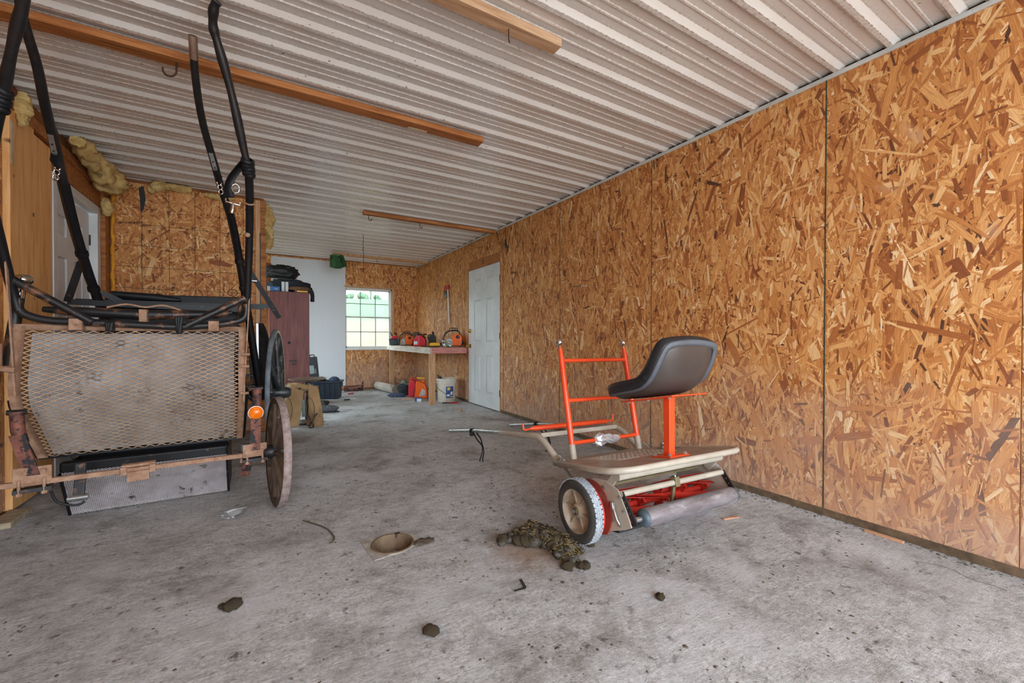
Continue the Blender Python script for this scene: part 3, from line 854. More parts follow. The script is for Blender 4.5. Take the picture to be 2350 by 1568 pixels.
# front wall behind the camera with the wide open doorway ------------------------------------
wall_front = empty('wall_front', (0.8, FRONT_Y, 0), kind='structure')
MB().box(XL - .15, FRONT_Y - .12, 0, -1.2, FRONT_Y, ZC + .05).build('pier', 'osb_core', wall_front)
MB().box(2.69, FRONT_Y - .12, 0, XR + .15, FRONT_Y, ZC + .05).build('pier', 'osb_core', wall_front)
MB().box(-1.2, FRONT_Y - .12, 2.44, 2.69, FRONT_Y, ZC + .2).build('lintel', 'osb_core', wall_front)

# insulation batts coming loose ------------------------------------------------------------------
def tuft(name, pts, rad, seed, label):
    """lumpy fibrous wool along a path"""
    mb = MB(); random.seed(seed)
    P = smooth_path(pts, 16); n = 30
    vv = []; ff = []
    for i, p in enumerate(P):
        d, a, u = basis(P[min(i + 1, len(P) - 1)] - P[max(i - 1, 0)])
        f = rad * (0.35 + 0.65 * math.sin(math.pi * min(1, max(0.08, i / (len(P) - 1) * 0.9 + 0.06))))
        for j in range(n):
            t = 2 * math.pi * j / n
            q = p + a * math.cos(t) * f + u * math.sin(t) * f
            k = mnoise.noise(q * 13 + Vector((seed, 0, 0))) * 0.6 + mnoise.noise(q * 38) * 0.36 + mnoise.noise(q * 95) * 0.2
            vv.append(p + (q - p) * (1 + k))
    for i in range(len(P) - 1):
        for j in range(n): ff.append((i * n + j, i * n + (j + 1) % n, (i + 1) * n + (j + 1) % n, (i + 1) * n + j))
    mb.add(vv, ff, True)
    mb.add([vv[j] for j in range(n)], [tuple(range(n - 1, -1, -1))]); mb.add([vv[-n + j] for j in range(n)], [tuple(range(n))])
    return mb.build(name, 'insulation', label=label, cat='insulation', group='loose insulation wool')
tuft('insulation_batt', [(XL + .125, 4.1, 2.385), (XL + .13, 4.45, 2.36), (XL + .14, 4.75, 2.31), (XL + .145, 4.90, 2.33), (XL + .14, 4.96, 2.35)], 0.085, 1, 'large torn yellow insulation batt bulging above the frame of the door by the studs')
tuft('insulation_batt', [(XL + .085, 4.86, 2.19), (XL + .08, 4.92, 2.13), (XL + .075, 4.96, 2.07)], 0.04, 9, 'lower end of yellow insulation hanging beside the corner post')
tuft('insulation_batt', [(XL + .05, 3.55, 2.42), (XL + .055, 3.53, 2.34), (XL + .06, 3.52, 2.27), (XL + .06, 3.5, 2.22)], 0.035, 2, 'pale insulation scrap dangling over the top of the pine studs')
tuft('insulation_batt', [(-.92, YJ - .02, 2.36), (-.88, YJ - .02, 2.42), (-.78, YJ - .02, 2.44), (-.6, YJ - .02, 2.44)], 0.045, 3, 'pale insulation poking out over the top of the partition boards')
tuft('insulation_batt', [(-.5, YJ - .015, 2.42), (-.38, YJ - .02, 2.41), (-.25, YJ - .015, 2.42)], 0.03, 4, 'thin strip of insulation along the partition top behind the shafts')
tuft('insulation_batt', [(.03, YJ + .03, 2.42), (.05, YJ + .02, 2.28), (.035, YJ + .03, 2.12), (.05, YJ + .02, 2.02), (.03, YJ + .03, 1.95)], 0.05, 5, 'yellow insulation hanging down the free edge of the partition')
foam = MB().tube([(XL + .075 + .004 * math.sin(z * 31), YJ - .03 + .003 * math.sin(z * 47), z) for z in np.linspace(.4, 2.38, 60)], [.014 + .004 * math.sin(i * 1.7) for i in range(60)], 8)
foam.build('foam_bead', 'foam_yellow', wall_partition)
crack = MB().prism([(-1.0, 2.4), (-.965, 2.42), (-.95, 2.3), (-.965, 2.2), (-.985, 2.16), (-.99, 2.25)], lambda x, z, t: (x, YJ - t, z), .0030, .0040)
crack.build('torn_gap', 'plastic_black', wall_partition)

# ceiling battens with hooks ------------------------------------------------------------------
def hook(parent, x, y, z, s=1.0, style='J', a=0.0):
    if style == 'J':
        pts = [(0, 0, 0), (0, 0, -.03)] + [(.02 - .02 * math.cos(t), 0, -.03 - .02 * math.sin(t)) for t in np.linspace(0, 3.5, 10)]
    else:
        pts = [(0, 0, .0), (0, 0, -.045), (.006, -.004, -.055), (.014, -.004, -.05)]
    P = [Vector((x, y, z)) + Matrix.Rotation(a, 3, 'Z') @ (Vector(p) * s) for p in pts]
    MB().tube(P, .0032 * s, 6).build('hook', 'rust_wire', parent)
def batten(x0, x1, ya, yb, th, mat, label, hooks=()):
    yc = (ya + yb) / 2
    o = MB().box(x0, ya, ZC - th, x1, yb, ZC).build('ceiling_batten', mat, loc=(x0, yc, ZC), bevel=.003, label=label, cat='board', group='wooden battens screwed to the ceiling')
    o.location = (x0, yc, ZC - .0005)
    for (hx, s, st, a) in hooks: hook(o, hx, yc, ZC - th, s, st, a)
    return o
b1 = batten(XL + .02, 1.375, 2.705, 2.795, .038, 'batten_wood', 'longest brown ceiling batten reaching from the studs towards the room middle', [(-.385, 1.5, 'J', 2.9)])
MB().box(.84, 2.77, ZC - .0395, .97, 2.797, ZC - .0382).build('paper_label', 'paper_tag', b1)
b2 = batten(-.2, 1.25, 1.622, 1.694, .042, 'batten_wood_pale', 'pale ceiling batten nearest overhead with one short hook', [(.97, 1.0, 'L', 1.0)])
b3 = batten(.985, 2.70, 4.96, 5.03, .04, 'batten_wood', 'brown ceiling batten ending at the OSB wall with two hooks', [(1.045, 1.2, 'J', .6), (1.655, 1.2, 'J', .6)])
b4 = batten(1.01, 2.69, 7.66, 7.73, .04, 'bench_pine', 'farthest ceiling batten close to the back wall, helmet hanging from it', [(1.05, .9, 'J', .5), (1.75, 1.1, 'J', .5)])
wire = MB().tube(smooth_path([(1.205, 6.13, 2.463), (1.213, 6.13, 2.40), (1.205, 6.13, 2.33), (1.21, 6.13, 2.27), (1.198, 6.13, 2.24), (1.212, 6.13, 2.23), (1.214, 6.13, 2.0), (1.212, 6.13, 1.935)], 5), .0035, 6)
wire.build('hanging_wire', 'rust_wire', label='thin dark wire hanging straight down from the ceiling', cat='wire')

# outside --------------------------------------------------------------------------------------
def outside():
    mt, n, l, b = newmat('field')
    geo = n.new('ShaderNodeNewGeometry'); sx = n.new('ShaderNodeSeparateXYZ'); l.new(geo.outputs['Position'], sx.inputs[0])
    f = noise_tex(n, l, geo.outputs['Position'], .6, 6, .7)
    ma = n.new('ShaderNodeMath'); ma.operation = 'MULTIPLY_ADD'; l.new(f, ma.inputs[0]); ma.inputs[1].default_value = 6.0; l.new(sx.outputs['Y'], ma.inputs[2])
    mr = n.new('ShaderNodeMapRange'); mr.inputs['From Min'].default_value = 38; mr.inputs['From Max'].default_value = 47; l.new(ma.outputs[0], mr.inputs['Value'])
    g1 = ramp(n, [(.35, lin((86, 74, 52))), (.65, lin((104, 90, 64)))]); l.new(f, g1.inputs[0])
    f2 = noise_tex(n, l, geo.outputs['Position'], .25, 5, .7)
    g2 = ramp(n, [(.35, lin((54, 84, 50))), (.65, lin((70, 100, 58)))]); l.new(f2, g2.inputs[0])
    l.new(mixc(n, l, mr.outputs[0], g1.outputs[0], g2.outputs[0]), b.inputs['Base Color']); b.inputs['Roughness'].default_value = .95
    def h(y): return np.interp(y, [8.6, 12, 40, 90, 130], [-.25, -.2, 2.5, 9.2, 9.2])
    xs = np.linspace(-40, 90, 66); ys = list(np.linspace(8.6, 40, 24)) + list(np.linspace(42, 130, 40))
    mb = MB(); mb.grid([[(x, y, float(h(y)) + .35 * mnoise.noise(Vector((x * .07, y * .07, 0))) * min(1, (y - 8) / 20)) for x in xs] for y in ys])
    o = mb.build('ground_field', 'field', kind='structure')
    pm('hazed_far', (92, 112, 90), (76, 96, 76), 1.2, .95)  # green paled slightly, distance haze put into the colour
    pm('apron_concrete', (206, 204, 198), (192, 190, 184), 2, .9)
    random.seed(4)
    spots = [(12.5, .5, 'lowest hazy tree on the hill crest, next to the pegboard edge'), (15.4, .8, 'broad hazy tree on the hill crest seen in the first window column'),
             (18.3, 1.0, 'hazy tree on the crest just before the pole'), (21.4, .9, 'rounded hazy tree on the crest just past the pole'), (24.4, .8, 'hazy tree on the hill crest in the last window column')]
    for x, s, lab in spots:
        y = 93; mb = MB()
        for k in range(7):
            mb.sphere((x + random.uniform(-.6, .6), y + random.uniform(-.6, .6), float(h(y)) + random.uniform(.1, .8) * s), random.uniform(.5, .8) * s, 9, 6)
        for q, p in enumerate(mb.v): mb.v[q] = p + Vector((1, 1, 1)) * mnoise.noise(p * 1.1) * .25
        mb.build('distant_tree', 'hazed_far', label=lab, cat='tree', group='trees on the hill crest')
    MB().tube([(19.9, 93, 9.0), (19.9, 93, 12.3)], .2, 8).build('exterior_pole', 'hazed_far', label='thin pole standing among the trees on the hill crest', cat='pole')
    MB().box(-40, FRONT_Y - .1, -.3, XL - .2, 8.6, -.1).build('ground_yard', 'field', kind='structure')
    MB().box(-40, -40, -.12, 40, FRONT_Y - .1, -.02).build('ground_apron', 'apron_concrete', kind='structure')
outside()

# ================================================================== RIDING REEL MOWER (horse drawn)
def build_mower():
    K = 1.028
    yaw, pit, rol = R(-2.4395), R(-12.4117), R(0.569)
    M3 = Matrix.Rotation(yaw, 3, 'Z') @ Matrix.Rotation(pit, 3, 'X') @ Matrix.Rotation(rol, 3, 'Y')
    W = Vector((1.24519, 1.49615, 0.18636)); O = Vector((0, 0, CAMH))
    W = O + (W - O) * K
    Mw = Matrix.Translation(W) @ M3.to_4x4() @ Matrix.Scale(1, 4)
    root = empty('reel_mower', mat=Mw, label='orange and grey ride-on reel mower with black seat and pull shafts', cat='mower')
    def L(p): return Vector(p) * K
    def B(mb, name, mat, parent=root, **kw):
        mb.v = [q * K for q in mb.v]
        return mb.build(name, mat, parent, local=True, **kw)
    xc = .459
    zp = .209
    # wheels: outer face towards -x on the near side
    def wheel(x_out, sgn):
        c = Vector((x_out, .012, .006)); ax = Vector((sgn, 0, 0)); r = .146; w = .052
        mb = MB()
        mb.lathe([(r - .046, .0), (r - .02, -.004), (r - .006, .004), (r, .012), (r, w - .012), (r - .006, w - .004), (r - .046, w)], c, ax, 40, cap=False)
        t = B(mb, 'wheel', 'tyre_side')
        mb = MB()
        # tread blocks: diamond lugs around the rim
        n = 44
        for i in range(n):
            a0 = 2 * math.pi * i / n
            for row, (h0, h1) in enumerate(((.004, .0135), (.0155, .025), (.027, .0365), (.0385, .048))):
                a = a0 + (row % 2) * math.pi / n
                P = []
                for rr in (r - .003, r + .0025):
                    for da, hh in ((-.052, h0), (.052, h0 + .001), (.06, h1), (-.044, h1)):
                        t_ = a + da
                        P.append(c + ax * hh + Vector((0, math.cos(t_) * rr, math.sin(t_) * rr)))
                mb.hexa(P)
        B(mb, 'tread_blocks', 'tyre_tread', t, kind='stuff')
        mb = MB(); mb.lathe([(r + .0005, .011), (r + .0005, w - .011)], c, ax, 40, cap=False); B(mb, 'tread_band', 'tyre_tread', t)
        mb = MB()
        mb.lathe([(r - .045, .001), (r - .05, .003), (r - .052, .022), (r - .06, .030), (.036, .024), (.03, .01), (.014, .008), (.0, .008)], c, ax, 40, cap=False)
        B(mb, 'wheel_disc', 'hub_tan', t)
        for i in range(6):
            a = 2 * math.pi * i / 6 + .3
            d = Vector((0, math.cos(a), math.sin(a)))
            mb = MB(); mb.bar(c + ax * .024 + d * .032, c + ax * .022 + d * (r - .054), .006, .012, ax); B(mb, 'spoke', 'hub_tan', t)
        mb = MB(); mb.lathe([(.015, -.002), (.015, .008), (0, .008)][::-1], c, ax, 16, cap=False); mb.lathe([(.02, .006), (.02, .009)], c, ax, 16); B(mb, 'washer', 'mower_olive', t)
        mb = MB(); mb.lathe([(.0085, -.012), (.0085, .004)], c, ax, 6, smooth=False); B(mb, 'axle_nut', 'zinc', t)
        return t
    wheel(0.0, 1); wheel(.918, -1)
    # gear covers and side plates
    for x0, sg in ((.058, 1), (.86, -1)):
        mb = MB(); mb.lathe([(0, 0), (.13, 0), (.133, .004), (.13, .008), (.1, .01), (.095, .036), (0, .036)], (x0, .006, .004), (sg, 0, 0), 36); B(mb, 'gear_cover', 'mower_red')
    poly = [(.1, .085), (.04, .132), (-.04, .148), (-.115, .14), (-.19, .105), (-.225, .02), (-.244, -.045), (-.2, -.06), (-.1, -.082), (.02, -.1), (.1, -.07), (.13, .0)]
    for x0, x1 in ((.102, .107), (.811, .816)):
        mb = MB(); mb.prism(poly, lambda y, z, t: (t, y, z), x0, x1)
        pl = B(mb, 'side_plate', 'mower_tan', bevel=.0015)
        mb = MB()
        for (y, z) in ((-.2, .075), (-.215, .02), (-.1, .11), (-.13, -.03), (-.16, .03), (-.175, -.045)):
            mb = MB(); mb.lathe([(.0075, 0), (.0075, .006), (0, .007)], (x0 - .0005 if x0 < .4 else x1 + .0005, y, z), (-1 if x0 < .4 else 1, 0, 0), 6, smooth=False); B(mb, 'bolt', 'zinc', pl)
    # red fender arc next to the near wheel
    mb = MB(); mb.prism([(math.cos(a) * .135, math.sin(a) * .135) for a in np.linspace(-1.2, 4.0, 30)], lambda y, z, t: (t, y + .005, z + .004), .095, .1015); B(mb, 'guard_plate', 'mower_dull')
    # adjuster latch on the near plate
    mb = MB(); mb.tube([L((.1, -.14, .05)) / K, (.094, -.155, .02), (.094, -.165, -.02), (.1, -.175, -.045)], .006, 8); B(mb, 'adjuster_rod', 'zinc')
    mb = MB(); mb.cbox((.095, -.147, .035), (.014, .018, .03)); B(mb, 'adjuster_block', 'zinc', bevel=.002)
    # roller with its hangers
    yr, zr = -.262, -.012
    mb = MB(); mb.lathe([(.02, 0), (.033, .006), (.038, .02), (.038, .61), (.033, .63), (.02, .636)], (.143, yr, zr), (1, 0, 0), 28); rl = B(mb, 'roller', 'roller_rubber')
    for x0, sg in ((.143, 1), (.779, -1)):
        mb = MB(); mb.lathe([(.0, -.001), (.021, -.001), (.034, .006), (.0385, .02), (.0385, .024)], (x0, yr, zr), (sg, 0, 0), 28, cap=False); B(mb, 'roller_cap', 'roller_cap', rl)
    for x0, x1 in ((.112, .15), (.772, .812)):
        mb = MB(); mb.tube([(x0, yr, zr), (x1, yr, zr)], .0115, 12); B(mb, 'roller_axle', 'zinc', rl)
    for x in (.1125, .8055):
        mb = MB(); mb.bar((x, -.198, .094), (x, -.262, -.036), .008, .026, (0, 1, 0)); hg = B(mb, 'roller_hanger', 'black_steel', bevel=.002)
        for k in range(4):
            p = Vector((x, -.198, .094)).lerp(Vector((x, -.262, -.036)), .12 + .17 * k)
            mb = MB(); mb.lathe([(.004, -.0045), (.004, .0045)], p, (1, 0, 0), 10); B(mb, 'hanger_hole', 'mower_olive', hg)
    # tie bar, clamp and bed knife
    mb = MB(); mb.tube([(.106, -.196, .087), (.812, -.196, .087)], .0135, 14); B(mb, 'tie_bar', 'mower_tan')
    mb = MB(); mb.cbox((.455, -.196, .09), (.03, .036, .046)); cl = B(mb, 'tie_clamp', 'mower_olive', bevel=.003)
    mb = MB(); mb.tube([(.455, -.2, .12), (.455, -.2, .105)], .006, 8); B(mb, 'clamp_bolt', 'zinc', cl)
    mb = MB(); mb.bar((.455, -.19, .085), (.462, -.14, -.03), .014, .012); mb.cbox((.47, -.14, -.04), (.05, .03, .02)); B(mb, 'clamp_arm', 'mower_olive', cl)
    mb = MB(); mb.bar((.106, -.03, .105), (.812, -.03, .105), .05, .012); B(mb, 'cross_plate', 'mower_olive')
    mb = MB(); mb.bar((.106, -.13, -.075), (.812, -.13, -.075), .05, .014); B(mb, 'bed_knife', 'black_steel')
    # reel: shaft, perforated spiders and twisted blades
    cy, cz, rr = -.075, .004, .073
    mb = MB(); mb.tube([(.108, cy, cz), (.81, cy, cz)], .015, 12); reel = B(mb, 'reel', 'mower_red')
    nb = 6
    for i in range(nb):
        P = []
        for k in range(19):
            x = .118 + .682 * k / 18; a = 2 * math.pi * i / nb + 1.6 * k / 18
            d = Vector((0, math.cos(a), math.sin(a))); e = Vector((0, -math.sin(a), math.cos(a)))
            base = Vector((x, cy, cz))
            P.append([base + d * (rr - .024) - e * .012, base + d * (rr - .008), base + d * rr + e * .012])
        mb = MB(); mb.grid(P, True, .003); B(mb, 'reel_blade', 'mower_red', reel)
    for k in range(5):
        x = .15 + .152 * k; a0 = .4 + k * .34
        poly2 = []
        for i in range(nb):
            a = a0 + 2 * math.pi * i / nb
            poly2 += [(math.cos(a - .33) * .03, math.sin(a - .33) * .03), (math.cos(a - .2) * .062, math.sin(a - .2) * .062), (math.cos(a + .15) * .064, math.sin(a + .15) * .064), (math.cos(a + .33) * .034, math.sin(a + .33) * .034)]
        mb = MB(); mb.prism(poly2, lambda y, z, t: (t, cy + y, cz + z), x - .0035, x + .0035); sp = B(mb, 'reel_spider', 'mower_red', reel)
        mb = MB()
        for i in range(nb):
            a = a0 + 2 * math.pi * i / nb
            mb.lathe([(.0045, -.0045), (.0045, .0045)], (x, cy + math.cos(a) * .048, cz + math.sin(a) * .048), (1, 0, 0), 8)
        B(mb, 'spider_holes', 'sill_dark', reel, kind='stuff')
    # platform with rolled edge
    def outline(inset=0.0):
        h = .43 - inset; hf = .352 - inset; yb = -.305 + inset; yf = .315 - inset
        P = [(xc - hf, yf), (xc - h, -.17)]
        cx, cy_ = xc - h + .115, yb + .105
        P += [(cx - .115 * math.cos(t), cy_ - .105 * math.sin(t)) for t in np.linspace(.15, math.pi / 2, 8)]
        P2 = [(2 * xc - x, y) for x, y in reversed(P)]
        return P + P2
    mb = MB(); mb.prism(outline(), lambda x, y, t: (x, y, t), zp - .006, zp); pf = B(mb, 'platform', 'mower_deck', bevel=.002)
    ol = outline(.004)
    mb = MB()
    rim = [Vector((x, y, zp - .012)) for x, y in ol]
    mb.tube(rim, .0125, 10, closed=True, flat=1.15); B(mb, 'rolled_edge', 'mower_tan', pf)
    mb = MB(); mb.prism([(.215, .2), (.25, -.055), (.66, -.055), (.69, .2)], lambda x, y, t: (x, y, t), zp, zp + .0015); tp = B(mb, 'tread_plate', 'mower_tan', pf)
    mb = MB()
    for i in range(26):
        for j in range(14):
            x = .262 + .392 * i / 25; y = -.045 + .23 * j / 13; s_ = 1 if (i + j) % 2 else -1
            mb.bar((x - .0045, y - .0035 * s_, zp + .0022), (x + .0045, y + .0035 * s_, zp + .0022), .003, .0016)
    B(mb, 'tread_studs', 'mower_deck', tp, kind='stuff')
    mb = MB(); mb.bar((.70, .115, zp + .002), (.80, .045, zp + .002), .012, .003); B(mb, 'slot', 'black_steel', pf)
    mb = MB(); mb.lathe([(.012, 0), (.012, .02), (.016, .022), (.016, .03), (0, .034)], (.77, .14, zp), (0, 0, 1), 12); B(mb, 'far_bolt', 'zinc', pf)
    # cross tube under the platform and its drop brackets
    mb = MB(); mb.tube([(.105, -.19, .162), (.815, -.19, .162)], .02, 14); B(mb, 'cross_tube', 'mower_tan')
    for x in (.11, .808):
        mb = MB(); mb.bar((x, -.185, .17), (x, -.1, .1), .006, .04, (0, 1, 0)); B(mb, 'drop_bracket', 'mower_tan', bevel=.003)
    for x in (.2, .72):
        mb = MB(); mb.bar((x, -.29, zp - .02), (x, .3, zp - .02), .03, .02); B(mb, 'deck_rail', 'mower_tan')
    # hand frame: two posts, three rungs, chrome balls
    a = .2462; yp = .2715; hb = .6614
    for s_ in (-1, 1):
        x = xc + s_ * a
        b0 = Vector((x, yp, zp)); b1 = Vector((x, yp + .0068, zp + hb))
        mb = MB(); mb.tube([b0, b0.lerp(b1, .11)], .019, 14); mb.lathe([(.019, 0), (.017, .006)], b0.lerp(b1, .11), b1 - b0, 14); B(mb, 'post_sleeve', 'mower_tan')
        mb = MB(); mb.tube([b0.lerp(b1, .1), b0.lerp(b1, .86), b0.lerp(b1, .95)], [.0165, .0165, .011], 14); B(mb, 'hand_post', 'mower_orange')
        mb = MB(); mb.tube([b0.lerp(b1, .935), b0.lerp(b1, .975)], .008, 10); mb.sphere(b1, .0215, 20, 14); B(mb, 'ball_finial', 'chrome')
    rungs = []
    for f in (.8361, .486, .1276):
        z = zp + hb * f; y = yp + .0068 * f
        mb = MB(); mb.tube([(xc - a + .01, y, z), (xc - a + .035, y, z), (xc + a - .035, y, z), (xc + a - .01, y, z)], [.0135, .0115, .0115, .0135], 12)
        rungs.append(B(mb, 'rung', 'mower_orange'))
    # crumpled foil wrapped round the lowest rung
    mb = MB(); random.seed(5); zf = zp + hb * .1276
    prof = [(.375, .012), (.385, .03), (.40, .036), (.42, .033), (.44, .027), (.46, .024), (.485, .028), (.51, .026), (.535, .02), (.56, .013)]
    n = 15; vv = []; ff = []
    for (x, r_) in prof:
        for j in range(n):
            t = 2 * math.pi * j / n; q = r_ * random.uniform(.62, 1.25)
            vv.append((x + random.uniform(-.006, .006), yp + math.cos(t) * q, zf + math.sin(t) * q + (.008 if .39 < x < .43 and j in (3, 4) else 0)))
    for i in range(len(prof) - 1):
        for j in range(n): ff.append((i * n + j, i * n + (j + 1) % n, (i + 1) * n + (j + 1) % n, (i + 1) * n + j))
    mb.add(vv, ff, False); B(mb, 'foil_wrap', 'foil', rungs[2])
    # seat post, plates
    xs, ys, hs = .437, -.2018, .278
    mb = MB(); mb.box(xs - .058, ys - .0585, zp, xs + .072, ys + .0585, zp + .007); bp = B(mb, 'post_base', 'mower_orange', bevel=.001)
    for dx in (-.046, .06):
        for dy in (-.045, .045):
            mb = MB(); mb.lathe([(.0085, 0), (.0085, .007), (.005, .012), (0, .013)], (xs + dx, ys + dy, zp + .007), (0, 0, 1), 6, smooth=False); B(mb, 'bolt', 'zinc', bp)
    mb = MB(); mb.hexa([(xs + sx * .019, ys + sy * .019 + dy, z) for z, dy in ((zp + .005, 0), (zp + hs, -.055)) for sx, sy in ((-1, -1), (1, -1), (1, 1), (-1, 1))]); B(mb, 'seat_post', 'mower_orange', bevel=.003)
    mb = MB(); mb.box(xs - .11, ys - .17, zp + hs, xs + .13, ys + .16, zp + hs + .006); sp_ = B(mb, 'seat_plate', 'mower_orange', bevel=.001)
    for dx in (-.085, .095):
        for dy in (-.13, .0, .13):
            mb = MB(); mb.lathe([(.007, 0), (.007, -.008), (0, -.009)], (xs + dx, ys + dy, zp + hs), (0, 0, 1), 6, smooth=False); B(mb, 'bolt', 'zinc', sp_)
    # moulded seat: rim line (y, z, half width, depth of the pan below/behind the rim)
    rim_ = [(.0, .546, .15, .040), (-.045, .550, .172, .046), (-.12, .553, .18, .05), (-.21, .555, .183, .052), (-.262, .567, .185, .054), (-.302, .592, .185, .054), (-.34, .632, .183, .048), (-.372, .674, .178, .04), (-.395, .708, .166, .03), (-.404, .722, .145, .02)]
    cp = smooth_path([(r_[0], r_[1], 0) for r_ in rim_], 3)
    wd = smooth_path([(r_[2], r_[3], 0) for r_ in rim_], 3)
    xs = .462
    nU = 17; shell = []; pad = []
    for i, (c, w) in enumerate(zip(cp, wd)):
        t = (cp[min(i + 1, len(cp) - 1)] - cp[max(i - 1, 0)]).normalized()
        nrm = Vector((t.y, -t.x, 0))          # towards the outside (down / back): rotate tangent
        if nrm.y > 0: nrm = -nrm
        row = []; row2 = []
        for j in range(nU):
            u = -1 + 2 * j / (nU - 1)
            dep = w[1] * (1 - abs(u) ** 5)
            q = c + nrm * dep
            row.append((xs + w[0] * u, q.x, q.y))
            q2 = c + nrm * (dep * .62)
            row2.append((xs + w[0] * .97 * u, q2.x, q2.y))
        shell.append(row); pad.append(row2)
    mb = MB(); mb.grid(shell, True, .004); st = B(mb, 'seat', 'seat_brown')
    mb = MB(); mb.grid(pad, True, .008); B(mb, 'seat_pad', 'seat_black', st)
    loop = []; nr_ = []
    def nat(i):
        t = (cp[min(i + 1, len(cp) - 1)] - cp[max(i - 1, 0)]).normalized(); q = Vector((0, t.y, -t.x))
        return -q if q.z > 0 else q
    m_ = len(cp)
    for i in range(m_): loop.append(Vector((xs - wd[i][0], cp[i].x, cp[i].y))); nr_.append(nat(i))
    for u in np.linspace(-.75, .75, 7): loop.append(Vector((xs + wd[-1][0] * u, cp[-1].x - .006 * (1 - u * u), cp[-1].y + .012 * (1 - u * u)))); nr_.append(nat(m_ - 1))
    for i in range(m_ - 1, -1, -1): loop.append(Vector((xs + wd[i][0], cp[i].x, cp[i].y))); nr_.append(nat(i))
    for u in np.linspace(.75, -.75, 7): loop.append(Vector((xs + wd[0][0] * u, cp[0].x + .014 * (1 - u * u), cp[0].y))); nr_.append(nat(0))
    sec = [(.012, .018), (-.012, .018), (-.019, .010), (-.021, -.02), (-.015, -.034), (0, -.039), (.015, -.034), (.019, -.02), (.019, .010)]
    def band(sec_, lo=0, hi=None, closed=True):
        vv = []; k = len(loop); ns = len(sec_)
        idx = list(range(k)) if hi is None else list(range(lo, hi))
        for i in idx:
            t = (loop[(i + 1) % k] - loop[i - 1]).normalized(); nn = (nr_[i] - t * nr_[i].dot(t)).normalized(); ss = t.cross(nn)
            vv += [loop[i] + ss * p_[0] + nn * p_[1] for p_ in sec_]
        q = len(idx); lim = q if hi is None else q - 1
        ff = [(i * ns + j, i * ns + (j + 1) % ns, ((i + 1) % q) * ns + (j + 1) % ns, ((i + 1) % q) * ns + j) for i in range(lim) for j in range(ns)]
        return vv, ff
    mb = MB(); mb.add(*band(sec), True); B(mb, 'seat_rim', 'seat_black', st)
    lip = [(.014, .013), (-.014, .013), (-.016, .022), (0, .026), (.016, .022)]
    mb = MB(); mb.add(*band(lip), True); B(mb, 'seat_lip', 'seat_lip', st)
    # grooves in the side rim
    for k in (12, 14):
        vv, ff = band([(p_[0] * 1.06, p_[1] * 1.04) for p_ in sec if p_[1] < .012], k, k + 2)
        mb = MB(); mb.add(vv, ff, True); B(mb, 'rim_groove', 'plastic_black', st)
    # pull shafts
    for s_, tip in ((-1, 2.10), (1, 2.05)):
        x = xc + s_ * .309
        P = bent([(x, .318, .192), (x, .497, .341), (x, 1.05, .372), (x, 1.5, .394), (x, tip, .402)], .07, 6)
        rad = [.0185 if p.y < 1.0 else .0125 for p in P]
        mb = MB(); mb.tube([p for p in P if p.y < 1.03], .0185, 14); sh = B(mb, 'shaft', 'mower_tan')
        mb = MB(); mb.tube([(x, .9, .3635), (x, 1.05, .372), (x, 1.5, .394), (x, tip, .402)], .0145, 12); B(mb, 'shaft_end', 'zinc', sh)
        # straps knotted near the tip
        mb = MB()
        for dy in (-.02, -.008, .006, .018): mb.lathe([(.0155, -.005), (.021, 0), (.0155, .005)], (x, 1.55 + dy, .395), (0, 1, .04), 14, cap=False)
        mb.sphere((x - .012, 1.54, .372), .02, 10, 8)
        kn = B(mb, 'strap_knot', 'black_cord', sh)
        mb = MB()
        P1 = smooth_path([(x, 1.53, .375), (x + .005, 1.47, .32), (x + .01, 1.40, .275), (x, 1.385, .225), (x - .01, 1.41, .175), (x, 1.44, .16)], 6)
        P2 = smooth_path([(x + .01, 1.49, .375), (x + .015, 1.43, .33), (x + .012, 1.395, .28), (x + .008, 1.37, .23), (x + .004, 1.39, .18), (x + .008, 1.395, .155)], 6)
        for q in (P1, P2): mb = MB(); mb.tube(q, .0045, 6, flat=1.6); B(mb, 'strap_tail', 'black_cord', kn)
        # pivot: slotted ear, washer and height rod
        px = x + s_ * .012
        mb = MB(); mb.prism([(.26, .17), (.30, .165), (.345, .2), (.335, .235), (.30, .24), (.262, .215)], lambda y, z, t: (t, y, z), px - .004, px + .004); B(mb, 'pivot_ear', 'mower_tan', bevel=.002)
        mb = MB(); mb.lathe([(.027, 0), (.027, .006), (.018, .01), (.014, .022), (0, .024)], (px + s_ * .004, .262, .2), (s_, 0, 0), 18); B(mb, 'pivot_washer', 'zinc')
        mb = MB(); mb.tube([(px + s_ * .02, .262, .2), (x + s_ * .07, .10, .115)], .0095, 10); B(mb, 'height_rod', 'zinc')
    mb = MB(); mb.bar((xc - .30, .51, .345), (xc + .30, .51, .345), .028, .026); B(mb, 'shaft_crossbar', 'mower_tan', bevel=.002)
    # singletree with end hooks
    mb = MB(); mb.tube([(xc - .315, .6, .388), (xc - .285, .6, .388), (xc + .285, .6, .383), (xc + .315, .6, .383)], [.006, .0165, .0165, .006], 8); stt = B(mb, 'singletree', 'mower_orange')
    for s_ in (-1, 1):
        x = xc + s_ * .315
        mb = MB(); mb.tube(smooth_path([(x, .6, .387), (x + s_ * .03, .6, .384), (x + s_ * .046, .6, .392), (x + s_ * .046, .6, .425)], 4), .006, 8); B(mb, 'singletree_hook', 'mower_orange', stt)
    mb = MB(); mb.tube([(xc, .6, .41), (xc, .6, .345), (xc, .51, .345)], .007, 8); B(mb, 'singletree_bolt', 'zinc', stt)
    return root
build_mower()

